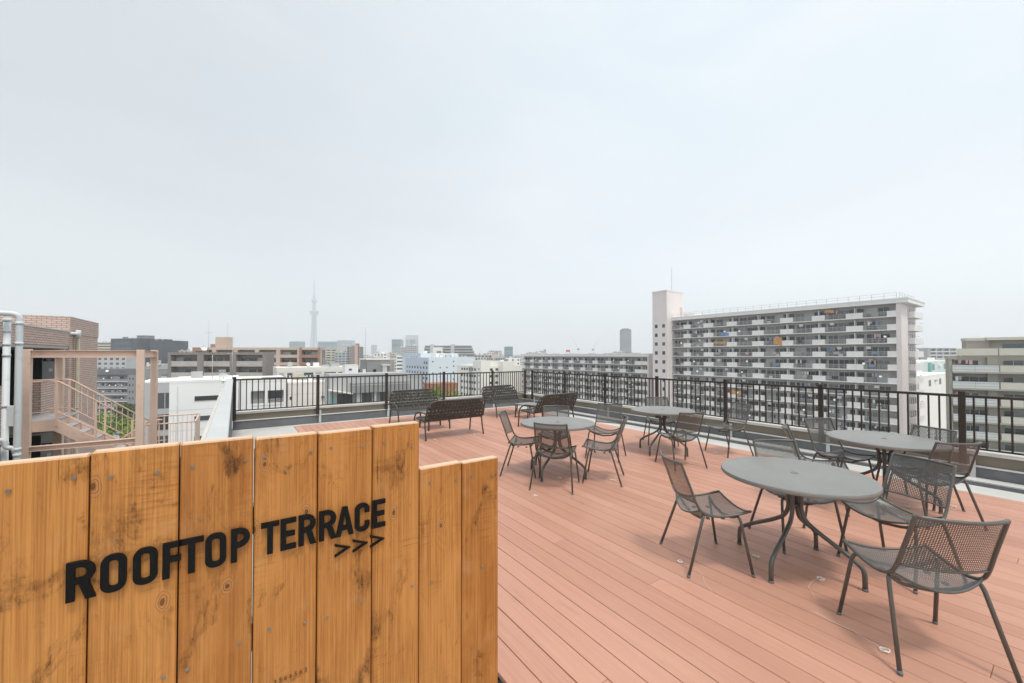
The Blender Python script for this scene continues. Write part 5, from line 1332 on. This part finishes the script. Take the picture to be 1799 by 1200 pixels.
zg = thing("terraced_flats", "stepped pyramid-shaped apartment complex behind the blue factory", "building", (161.1, 399.5, 0), R(C_))
for k in range(8):
    z = 12.7 - 2.9 * k; a = 3.6 - min(3.6, 0.55 * k); b_ = 52.0 + min(7.0, 1.15 * k)
    bx("storey", M_DGREY, zg, a, b_, 0.6, 14, z - 2.9, z - 1.3); bx("balcony_front", M_LGREY, zg, a - 0.1, b_ + 0.1, 0, 14.2, z - 1.299, z - 0.001) if k else bx("roof_edge", M_LGREY, zg, a, b_, 0.3, 14, z - 1.299, z - 0.5)
bx("lift_shaft", M_HAZEW, zg, 9.2, 13.0, -0.4, 6, GZ, 13.4); bx("lift_shaft", M_HAZEW, zg, 31.0, 34.8, -0.4, 6, GZ, 13.4); bx("front_block", M_WHITE, zg, 13.5, 23, -6, -0.5, GZ, 10.2)
cl = block("cream_building", "cream L-shaped building with square windows behind the far right of the back railing", "building", 96.3, 164.5, 0, 24.2, 25, -3.3, M_CREAM, 3.2, 5, (1.6, 1.2), GL, 6, 'L', 6, margin=5.0, first=1.3, par=0.5)
bx("roof_block", M_CREAM, cl, 0.02, 5.4, 0.02, 8, -3.3, -0.9)
bx("grey_side", M_LGREY, cl, -0.02, -0.0005, 8.2, 12.0, GZ, -3.9)
for k in range(6): bx("small_window", GL, cl, -0.035, -0.001, 1.5, 2.3, -5.2 - 3.2 * k, -4.5 - 3.2 * k)
cb = block("cream_building", "plain cream block end touching the left end of the lower slab block", "building", 106.0, 160.0, 0, 6.5, 12, -1.2, M_CREAM, par=0.3)
block("apartment_block", "far pink and grey flats with square windows above the cream building", "building", 208.0, 369.0, C_, 18, 12, 2.2, mat("pink_grey_wall", (0.47, 0.40, 0.38), 0.8, 0.05, 0.1), 3.0, 5, (1.6, 1.4), GL, 8, margin=0.5, first=1.0)
block("apartment_block", "far pale pink windowless slab beside the pink and grey flats", "building", 219.0, 352.0, C_, 6.5, 10, 3.4, mat("pale_pink_wall", (0.66, 0.53, 0.50), 0.8, 0.04, 0.1), par=0.3)
block("office_tower", "far white tower block above the pale pink slab", "building", 418.0, 684.0, C_, 26, 18, 11.3, M_HAZEW, 3.4, 6, (2.4, 1.6), GLB, 8, margin=1, first=1.0)
block("office_tower", "dark blue glass tower on the skyline above the cream building", "building", 499.3, 749.0, C_, 19.3, 16, 21.5, M_HAZEB, 3.6, 0, (1, 2.0), GLB, 8, bands=True, margin=0.3, first=1.0)
block("office_block", "far grey grid of windows below the dark blue tower", "building", 204.0, 321.0, C_, 11, 10, -0.3, M_LGREY, 3.0, 5, (1.3, 1.5), GL, 6, margin=0.4, first=0.8)
block("apartment_block", "far cream block just left of the lower slab block's roof", "building", 184.0, 274.0, C_, 12, 10, -0.5, M_CREAM, 3.0, 3, (1.2, 1.2), GL, 5, margin=1.0, first=1.0)
block("office_tower", "rounded glass tower in the haze right of the mast, left of a pair", "building", 387.0, 1192.3, C_, 29, 24, 50, M_HAZEB, 4, 0, (1, 2.4), GLB, 14, bands=True, margin=0.5, first=2)
at_ = block("office_tower", "pale arch-topped tower in the haze, right of a pair above the blue factory", "building", 490.9, 1363.7, C_, 40, 24, 72.5, M_HAZEW, 4, 8, (3.2, 2.2), GLB, 18, margin=1, first=16)
bx("sky_gap", M_HAZEB, at_, 16, 32, -0.3, -0.01, 42, 58)
block("office_block", "far grey block with fine window grid below the rounded glass tower", "building", 228.0, 694.0, C_, 22, 14, 16.0, M_LGREY, 3.2, 7, (1.8, 1.3), GLB, 10, margin=0.5, first=1.0)
block("office_block", "far grey block with fine window grid below the arch-topped tower", "building", 227.9, 633.1, C_, 17.6, 14, 17.9, M_LGREY, 3.2, 6, (1.8, 1.3), GLB, 12, margin=0.5, first=1.0)
block("office_tower", "low glass tower in the haze just left of the broadcast tower", "building", 155.9, 1596.5, C_, 40, 30, 50.5, M_HAZEB, 4, 0, (1, 2.4), GLB, 12, bands=True, margin=0.5, first=2)
block("office_tower", "wide glass slab in the haze just right of the broadcast tower", "building", 238.0, 1539.4, C_, 68, 30, 50.5, M_HAZEB, 4, 0, (1, 2.4), GLB, 12, bands=True, margin=0.5, first=2)
block("office_tower", "white grid-fronted tower in the haze right of the wide glass slab", "building", 230.9, 1179.1, C_, 42, 20, 43.2, M_HAZEW, 3.8, 10, (2.6, 2.0), GLB, 12, margin=0.8, first=1)
block("office_tower", "slim pale tower in the haze right of the mast", "building", 420.4, 1534.4, C_, 17, 16, 41, M_HAZEW, 4, 3, (3, 2), GLB, 8, margin=1, first=2)
dt = thing("residential_tower", "tall dark round-topped tower above the lower slab block", "building", (1036.9, 862.5, 0), R(C_))
bx("wall", M_DTOWER, dt, 0, 30.5, 0, 26, GZ, 85.5); bx("crown", M_DTOWER, dt, 2, 28.5, 2, 24, 85.5, 88.0); bx("crown_cap", M_DTOWER, dt, 5, 25, 6, 20, 88.0, 90.0)
tw_ = shared("window", CUR, (0, 3.0, -0.06, -0.001, 0, 1.7))
for k in range(26):
    for i in range(6): link("window", tw_, dt, (1.6 + i * 5, 0, 80.5 - 3.6 * k))
block("office_block", "low grey block left of the dark round-topped tower", "building", 547.7, 471.8, C_, 16, 12, 8.5, M_HAZEW, 3.2, 4, (2, 1.4), GLB, 4, margin=0.6, first=1)
block("apartment_block", "low grey rooftops above the left end of the lower slab block", "building", 253.7, 335.1, C_, 20, 12, 4.2, M_HAZEW, 3.0, 5, (1.6, 1.2), GL, 4, margin=0.6, first=1)
hut = block("roof_hut", "small stepped rooftop hut above the left end of the lower slab block", "building", 264.0, 329.0, C_, 7, 8, 6.6, M_LGREY, par=0.3)
def crane(lab, x, y, z, lean):
    t = thing("tower_crane", lab, "crane", (x, y, GZ)); H_ = z - GZ
    b = MB()
    for dx in (-0.9, 0.9):
        for dy in (-0.9, 0.9): b.tube([(dx, dy, 0), (dx, dy, H_)], 0.22, 4)
    n = int(H_ / 4)
    for i in range(n): b.tube([(-0.9, -0.9, i * 4), (0.9, -0.9, i * 4 + 4)], 0.15, 4)
    b.build("mast", M_HAZEW, t)
    bx("cab", M_REDBR, t, -1.8, 1.8, -1.8, 1.8, H_, H_ + 3)
    d = Vector((math.cos(R(C_)) * lean, math.sin(R(C_)) * lean, 1)).normalized()
    b = MB()
    for o in (-0.5, 0.5): b.tube([Vector((o, o, H_ + 3)), Vector((o * .4, o * .4, H_ + 3)) + d * 33], 0.25, 4)
    for i in range(10): b.tube([Vector((-0.5, -0.5, H_ + 3)) + d * i * 3.3, Vector((0.45, 0.45, H_ + 3)) + d * (i + 1) * 3.2], 0.14, 4)
    b.build("jib", M_HAZEW, t)
    b = MB(); b.tube([(0, 0, H_ + 3), Vector((0, 0, H_ + 6)) - d * 7], 0.6, 5); b.build("counterweight", M_HAZEW, t)
crane("left construction crane above the lower slab block, jib leaning left", 636.6, 653.6, 14, -0.55)
crane("right construction crane above the lower slab block, jib leaning right", 664.0, 634.5, 13, 0.55)
adv = thing("roof_sign", "small red rooftop sign board left of the construction cranes", "sign", (330.0, 360.0, 0), R(C_))
bx("board", mat("faded_red", (0.50, 0.13, 0.12), 0.7, 0.1, 0.3), adv, 0, 5, 0, 0.3, 5.8, 8.4)
for xx in (0.5, 4.3): bx("leg", M_DGREY, adv, xx, xx + 0.2, 0.35, 0.55, 2.0, 7.5)
block("apartment_block", "low pale building carrying the small red rooftop sign", "building", 326.0, 362.0, C_, 14, 10, 2.6, M_HAZEW, 3.0, 4, (1.6, 1.2), GL, 3, margin=0.6, first=1)

for args in (
  ("apartment_block", "mid-grey flats with many small windows behind the rooftop hut, left of the mast", 30.5, 128.0, C_, 9.0, 8, -1.6, M_LGREY, 2.9, 4, (1.3, 1.2)),
  ("apartment_block", "tan flats tucked under the brown tower, right of the white rooftop hut", 58.0, 236.0, C_, 12.0, 9, -0.6, M_BEIGE, 2.9, 4, (1.6, 1.3)),
  ("apartment_block", "narrow white flats left of the mast, below the slim pale haze tower", 118.0, 420.0, C_, 13.0, 10, 3.8, M_WHITE, 3.0, 4, (1.8, 1.3)),
  ("apartment_block", "grey-pink mid-rise right behind the mast on the skyline", 140.0, 470.0, C_, 16.0, 10, 4.8, M_PINKW, 3.0, 5, (1.8, 1.3)),
  ("apartment_block", "pale mid-rise between the white striped flats and the mast", 128.0, 396.0, C_, 9.0, 9, 1.8, M_OFFW, 3.0, 3, (1.8, 1.3)),
  ("office_block", "white mid-rise in front of the far grey grid, above the cream roof", 260.0, 430.0, C_, 15.0, 10, 5.6, M_WHITE, 3.2, 5, (1.8, 1.3)),
  ("office_block", "beige mid-rise right of the stepped flats on the skyline", 240.0, 452.0, C_, 14.0, 10, 3.6, M_BEIGE, 3.2, 4, (1.8, 1.3)),
  ("office_block", "grey mid-rise right of the dark blue tower on the skyline", 390.0, 520.0, C_, 22.0, 12, 6.0, M_LGREY, 3.2, 6, (1.8, 1.3)),
  ("apartment_block", "tan mid-rise between the two far beige towers and the white domed hall", -58.0, 520.0, C_, 24.0, 12, 6.5, M_BEIGE, 3.0, 6, (1.8, 1.3)),
  ("apartment_block", "grey mid-rise under the dark netted tower, left of the stair column", -75.0, 360.0, C_, 22.0, 12, 1.0, M_LGREY, 3.0, 6, (1.8, 1.3)),
):
    block(args[0], args[1], "building", *args[2:9], fh=args[9], cols=args[10], win=args[11], rows=9, margin=0.7, first=0.9)
# broadcast tower
tw = thing("broadcast_tower", "very tall needle-shaped broadcast tower fading in the haze", "tower", (509.7, 3481.7, GZ + 6))
b = MB(); n = 18
prof = [(34, 0), (28, 60), (23, 130), (19, 220), (16.5, 300), (15.5, 345)]
for k in range(n):
    a = 2 * math.pi * k / n
    b.tube([(r * math.cos(a), r * math.sin(a), z) for r, z in prof], 1.5, 5)
for z in range(15, 345, 15):
    r = [r0 + (r1 - r0) * (z - z0) / (z1 - z0) for (r0, z0), (r1, z1) in zip(prof, prof[1:]) if z0 <= z <= z1][0]
    b.tube([(r * math.cos(2 * math.pi * k / n), r * math.sin(2 * math.pi * k / n), z + (7 if k % 2 else 0)) for k in range(n)], 1.0, 4, closed=True)
M_TOW = mat("tower_steel", (0.22, 0.33, 0.42), 0.6, 0.05, 0.02)
b.build("lattice_shaft", M_TOW, tw)
def lathe(name, prof, m):
    q = MB(); N = 28
    for (r0, z0), (r1, z1) in zip(prof, prof[1:]):
        for k in range(N):
            a0, a1 = 2 * math.pi * k / N, 2 * math.pi * (k + 1) / N
            q.face([(r0 * math.cos(a0), r0 * math.sin(a0), z0), (r0 * math.cos(a1), r0 * math.sin(a1), z0), (r1 * math.cos(a1), r1 * math.sin(a1), z1), (r1 * math.cos(a0), r1 * math.sin(a0), z1)], True)
    return q.build(name, m, tw)
lathe("core", [(9, 0), (9, 470)], M_TOW)
lathe("lower_deck", [(15, 330), (20, 342), (30, 352), (34, 372), (33, 376), (22, 380), (13, 384)], M_TOW)
lathe("upper_shaft", [(13, 384), (11.5, 440)], M_TOW)
lathe("upper_deck", [(11.5, 436), (18, 446), (21, 460), (17, 466), (10, 470)], M_TOW)
lathe("antenna_base", [(10, 470), (9, 497), (6, 500)], M_TOW)
lathe("antenna", [(5.5, 500), (4.5, 560), (3, 600), (2.4, 636)], M_TOW)

# right side
cw2 = block("cream_building", "tall cream wall with two small windows between slab block and right-hand flats", "building", 169.2, 28.6, 0, 46, 30, -4.6, M_CREAM, par=0.4)
for k in range(1):
    for xx in (12.5, 28.5):
        w_ = bx("window", GL, cw2, xx, xx + 3.4, -0.04, -0.001, -8.2 - 3 * k, -6.2 - 3 * k); 
bx("vent_hood", M_LGREY, cw2, 21.0, 23.4, -0.4, -0.001, -7.0, -6.3)
gw = block("pale_green_building", "pale green and white upper storey with a teal pipe behind the cream wall", "building", 205.0, 35.7, 0, 66, 20, -0.4, M_GREENW, par=0.6, pm=M_WHITE)
for xx in (28, 52): bx("window", GL, gw, xx, xx + 5, -0.05, -0.001, -4.3, -1.9)
bx("teal_pipe", M_TEAL, gw, 21, 23.5, -0.8, -0.001, -8, -1.2); bx("unit", M_WHITE, gw, 40, 44, -0.6, -0.001, -2.8, -2.0); bx("blue_awning", mat("faded_blue", (0.33, 0.42, 0.52), 0.7, 0.05, 0.2), gw, 28, 66, -2.5, -0.002, -7.3, -6.6)
balcony_block("apartment_block", "far grey flats with balconies above the pale green building", 473.0, 73.5, C_, 22, 14, 8.0, M_LGREY, M_HAZEW, 3.0, 4, 6, bal=1.5, pier=0.6, pierm=M_HAZEW)
block("apartment_block", "far low grey flats right beside the slab block's end", "building", 530.0, 96.0, C_, 26, 12, 3.5, M_LGREY, 3.0, 7, (2.0, 1.4), GL, 4, margin=0.4, first=1)
ra = thing("apartment_block", "olive-grey balcony apartment building at the right edge of the picture", "building", (104.5, 13.8, 0), R(-70.9))
bx("wall", M_OLIVE, ra, 0, 6, 1.5, 2.6, GZ, 1.6); bx("rear_wall", M_OLIVE, ra, 6.001, 22, 1.5, 9, GZ, 1.599)
bx("corner_pier", M_OLIVE, ra, 0.0, 0.35, 0.25, 1.499, GZ, 1.0); bx("roof_corner", M_OLIVE, ra, -0.1, 1.0, 0.2, 1.499, 1.0, 1.25)
RP = [(0.35, 5.75), (5.9, 11.3), (11.45, 16.9)]
for k in range(10):
    zt_ = 0.02 - 2.87 * k
    bx("balcony_floor", M_OLIVE, ra, 0.36, 20, 0.0, 1.499, zt_ - 1.45, zt_ - 1.16)
    for i, (a, b_) in enumerate(RP):
        if k == 0: bx("terrace_panel", M_OLIVEP, ra, a + (0.6 if i == 0 else 0), b_, 0.3, 0.4, 1.7, 2.9)
        bl = i == 0
        pn = bx("balcony_panel", M_PANELB if bl else M_OLIVEP, ra, a, b_, 0.0, 0.1, zt_ - 1.159, zt_)
        bx("panel_cap", M_DGREY, ra, a, b_, -0.02, 0.12, zt_ + 0.001, zt_ + 0.04)
        if bl:
            for zz in (0.28, 0.80): bx("blue_line", M_BLUEST, ra, a, b_, -0.006, -0.0005, zt_ - zz - 0.03, zt_ - zz + 0.03)
        bx("panel_joint", M_OLIVE, ra, (a + b_) / 2 - 0.02, (a + b_) / 2 + 0.02, -0.004, -0.0004, zt_ - 1.159, zt_)
        for (o, w, m) in ((1.3, 1.0, GL), (2.35, 1.0, GL), (3.45, 0.9, GL if (k + i) % 2 else CUR)) if i == 0 else ((0.7, 1.1, GL), (1.85, 1.1, CUR if k % 2 else GL), (3.3, 1.0, GL)):
            w_ = bx("window", m, ra, a + o, a + o + w, 1.44, 1.499, zt_ - 1.1, zt_ + 0.75)
            bx("frame", M_ALU, ra, a + o - 0.05, a + o, 1.42, 1.498, zt_ - 1.1, zt_ + 0.8)
        bx("lintel", M_OLIVE, ra, a + 1.0, b_ - 0.6, 1.45, 1.498, zt_ + 0.86, zt_ + 1.2)
    bx("party_fin", M_OLIVE, ra, 4.7, 5.85, 1.0, 1.498, zt_ - 1.159, zt_ + 1.41)
    laundry(ra, 0.8, zt_ - 1.1, rb, "laundry behind the %s blue-striped balcony panel down, on the olive-grey building" % ORD[k], "laundry on the olive-grey building") if k < 3 else None
bx("upper_floor", M_OLIVE, ra, 5.3, 22, 3.0, 8.5, 1.601, 4.35); bx("upper_roof", M_OLIVEP, ra, 4.9, 22.4, 1.9, 9, 4.35, 4.85)
bx("setback_room", mat("mauve_grey_wall", (0.40, 0.345, 0.31), 0.8, 0.05, 0.4), ra, 2.6, 5.29, 2.4, 5.0, 1.601, 4.3); bx("setback_roof", M_OLIVEP, ra, 2.5, 4.88, 2.3, 5.1, 4.3, 4.8)
bx("upper_window", GLB, ra, 7.0, 10.2, 2.94, 2.999, 1.9, 3.7)
bx("vent", M_DARK, ra, 4.4, 4.9, 2.35, 2.399, 2.0, 2.5)

# utility pole
up = thing("utility_pole", "concrete utility pole with cross-arms in front of the cream wall", "pole", (144.3, 21.5, GZ))
b = MB(); b.tube([(0, 0, 0), (0, 0, 13.5)], 0.26, 8, r_end=0.17); b.build("pole", M_GREYW, up)
for z, w in ((13.0, 1.6), (12.2, 1.1), (10.8, 1.4), (9.6, 0.8)): bx("cross_arm", M_GREYW, up, -w * 0.57, w * 0.57, -0.09, 0.09, z, z + 0.16)
for dx in (-0.9, -0.4, 0.4, 0.9): bx("insulator", M_DISH, up, dx - 0.07, dx + 0.07, -0.07, 0.07, 13.17, 13.5)
bx("transformer", M_GREYW, up, -0.75, -0.28, -0.25, 0.25, 10.2, 11.4)
for i, z in enumerate((13.3, 12.3, 11.0, 8.6, 7.4)):
    w_ = MB(); w_.tube([(-24, 4, z - 0.1), (-12, 2, z - 0.7), (0, 0, z), (14, -2.5, z - 0.7), (30, -5, z)], 0.035, 4); w_.build("cable", M_DGREY, up)

# ---------------------------------------------------------------- trees
def leaf_mat(name, a, b_):
    m = bpy.data.materials.new(name); m.use_nodes = True; n, l = m.node_tree.nodes, m.node_tree.links
    p = n["Principled BSDF"]; p.inputs["Roughness"].default_value = 0.7; p.inputs["Specular IOR Level"].default_value = 0.25
    g = n.new("ShaderNodeNewGeometry"); r = n.new("ShaderNodeValToRGB"); r.color_ramp.elements[0].color = (*a, 1); r.color_ramp.elements[1].color = (*b_, 1)
    l.new(g.outputs["Random Per Island"], r.inputs[0]); l.new(r.outputs[0], p.inputs["Base Color"]); return m
LF1 = leaf_mat("spring_leaves", (0.11, 0.19, 0.025), (0.27, 0.38, 0.055)); LF2 = leaf_mat("dark_leaves", (0.04, 0.075, 0.025), (0.10, 0.16, 0.045))
BARK = mat("bark", (0.10, 0.08, 0.065), 0.9, 0.2, 6)
def tree(lab, x, y, H, Rr, seed, lm=LF1, n=2600, leaf=0.32):
    rr = random.Random(seed); t = thing("tree", lab, "tree", (x, y, GZ), 0, "green trees between the buildings")
    b = MB(); b.tube(smooth([(0, 0, 0), (0.15, 0.1, H * 0.3), (0.0, 0.2, H * 0.62)], 4), 0.32, 8, r_end=0.14)
    cl_ = []
    for i in range(11):
        a = rr.uniform(0, 6.28); q = rr.uniform(0.15, 0.85) * Rr; z = H * rr.uniform(0.52, 0.9)
        c = Vector((q * math.cos(a), q * math.sin(a), z)); cl_.append((c, rr.uniform(0.32, 0.52) * Rr))
        b.tube([(0.0, 0.1, H * rr.uniform(0.3, 0.55)), c * 0.6 + Vector((0, 0, H * 0.22)), c], 0.12, 5, r_end=0.03)
    b.build("trunk", BARK, t)
    f = MB()
    for i in range(n):
        c, r0 = rr.choice(cl_); d = Vector((rr.gauss(0, 1), rr.gauss(0, 1), rr.gauss(0, 0.8))).normalized(); p = c + d * r0 * rr.uniform(0.55, 1.05)
        u = Vector((rr.gauss(0, 1), rr.gauss(0, 1), rr.gauss(0, 1))).normalized(); v = u.cross(d + Vector((0.01, 0.02, 0.03))).normalized(); s = leaf * rr.uniform(0.6, 1.3)
        f.face([p - u * s - v * s * 0.5, p + u * s - v * s * 0.5, p + u * s * 0.7 + v * s * 0.6, p - u * s * 0.7 + v * s * 0.6])
    f.build("crown", lm, t)
for i, (x, y, H_, r_, lab) in enumerate(((-40, 152, 16.0, 5.5, "bright green tree right beside the brick corner, behind the stair"), (-31, 150, 16.6, 5.5, "bright green tree behind the middle of the stair's sloping handrail"), (-22.5, 148, 15.2, 5.2, "bright green tree behind the stair, nearest the pink column"),
      (-27, 170, 17, 5.5, "darker green tree behind the bright ones beyond the stair"), (-17.0, 158, 16.5, 4.0, "dark green tree seen between the two pink stair columns"))):
    tree(lab, x, y, H_, r_, 60 + i, LF1 if i < 3 else LF2)
for i, (x, y, H_, r_, lab) in enumerate(((63.3, 136, 20.0, 7.5, "green tree behind the railing, below the small brick-red roof"), (68.3, 135, 19.0, 6.5, "rounder green tree beside the cream building's windows, under the brick-red roof"), (71.0, 130, 17.3, 4.2, "small green tree at the foot of the cream building"))):
    tree(lab, x, y, H_, r_, 80 + i, LF1)
rs = block("shed", "low brick-red roofed shed behind the green tree in the centre", "building", 63.0, 146.0, 0, 11.5, 8, -9.4, M_REDBR, par=0.4)
# bare pruned tree by the grey house
bt_ = thing("bare_tree", "bare leafless tree in front of the pale cream wall behind the railing", "tree", (11.3, 60.5, -12.0))
b = MB(); rr = random.Random(9)
def branch(p, d, L, r, lev):
    q = p + d * L; b.tube([p, p + d * L * 0.5 + Vector((rr.uniform(-.08, .08), 0, rr.uniform(-.05, .08))), q], r, 6, r_end=r * 0.65)
    if lev == 0: return
    for i in range(3):
        nd = (d + Vector((rr.uniform(-0.9, 0.9), rr.uniform(-0.5, 0.5), rr.uniform(0.0, 0.5)))).normalized(); branch(q, nd, L * rr.uniform(0.5, 0.75), r * 0.62, lev - 1)
branch(Vector((0, 0, -18 + 0)), Vector((0, 0, 1)), 22.8, 0.22, 0); branch(Vector((0, 0, 4.8)), Vector((0.1, 0, 1)).normalized(), 1.3, 0.16, 4)
b.build("trunk", BARK, bt_)

# ---------------------------------------------------------------- distant low city (one mass)
rr = random.Random(77); groups = {0: MB(), 1: MB(), 2: MB()}
fx, fy = math.sin(R(34.795)), math.cos(R(34.795))
for i in range(4200):
    d = 330 * (1.0 + 9.0 * rr.random() ** 1.6); s = rr.uniform(-1.5, 1.5)
    X, Y = fx * d + fy * s * d, fy * d - fx * s * d
    if -40 < X < 130 and Y < 420: continue
    w, l_ = rr.uniform(8, 22), rr.uniform(8, 20); h = rr.choice((9, 12, 15, 18, 22, 26, 29)) * rr.uniform(0.8, 1.15) + (8 * rr.random() if d > 900 else 0)
    M = Matrix.Translation((X, Y, 0)) @ Matrix.Rotation(rr.uniform(-0.12, 0.12), 4, 'Z')
    g_ = groups[rr.randrange(3)]; g_.box(0, w, 0, l_, GZ, GZ + h, M)
    if rr.random() < 0.5: g_.box(w * 0.2, w * 0.5, l_ * 0.2, l_ * 0.5, GZ + h + 0.01, GZ + h + rr.uniform(2, 4), M)
def far_mat(name, wall, glass, bw, bh):
    m = brick_mat(name, glass, [q * 1.6 for q in glass], wall, bw, bh)
    t = [q for q in m.node_tree.nodes if q.bl_idname == "ShaderNodeTexBrick"][0]
    t.offset = 0.0; t.inputs["Mortar Size"].default_value = 0.75
    for q in list(m.node_tree.nodes):
        if q.bl_idname == "ShaderNodeBump": m.node_tree.nodes.remove(q)
    # roofs stay plain
    n, l = m.node_tree.nodes, m.node_tree.links
    gg = n.new("ShaderNodeNewGeometry"); sp = n.new("ShaderNodeSeparateXYZ"); l.new(gg.outputs["Normal"], sp.inputs[0])
    gt = n.new("ShaderNodeMath"); gt.operation = 'GREATER_THAN'; gt.inputs[1].default_value = 0.5; l.new(sp.outputs[2], gt.inputs[0])
    mm = n.new("ShaderNodeMix"); mm.data_type = 'RGBA'; mm.inputs[7].default_value = (*[q * 0.8 for q in wall], 1)
    l.new(gt.outputs[0], mm.inputs[0]); l.new(t.outputs["Color"], mm.inputs[6]); l.new(mm.outputs[2], n["Principled BSDF"].inputs["Base Color"])
    return m
for k, m in ((0, far_mat("far_pale_flats", (0.62, 0.62, 0.60), (0.10, 0.115, 0.125), 3.3, 3.1)), (1, far_mat("far_grey_flats", (0.42, 0.43, 0.43), (0.08, 0.09, 0.10), 2.7, 3.0)), (2, far_mat("far_cream_flats", (0.66, 0.61, 0.53), (0.10, 0.10, 0.10), 4.2, 3.2))):
    tag(groups[k].build("distant_city", m), kind="stuff")
# street strips between the blocks
for nm, q in (("street", (26, 100, 0, 9)), ("street", (-20, 106, 92, 100))):
    o = bx("street", mat("asphalt", (0.055, 0.055, 0.058), 0.9, 0.2, 0.5), None, q[0], q[1], q[2], q[3], GZ, GZ + 0.02); tag(o, kind="structure")

# ---------------------------------------------------------------- haze over the whole city
hz_ = MB(); hz_.box(-9100, 9100, -9100, 9100, GZ - 1.5, 625)
hm = bpy.data.materials.new("haze_volume"); hm.use_nodes = True
n, l = hm.node_tree.nodes, hm.node_tree.links; n.clear()
pv = n.new("ShaderNodeVolumePrincipled"); pv.inputs["Color"].default_value = (0.97, 0.987, 1.0, 1); pv.inputs["Density"].default_value = 0.00036; pv.inputs["Anisotropy"].default_value = 0.25
mo = n.new("ShaderNodeOutputMaterial"); l.new(pv.outputs[0], mo.inputs["Volume"])
tag(hz_.build("haze", hm), kind="stuff")
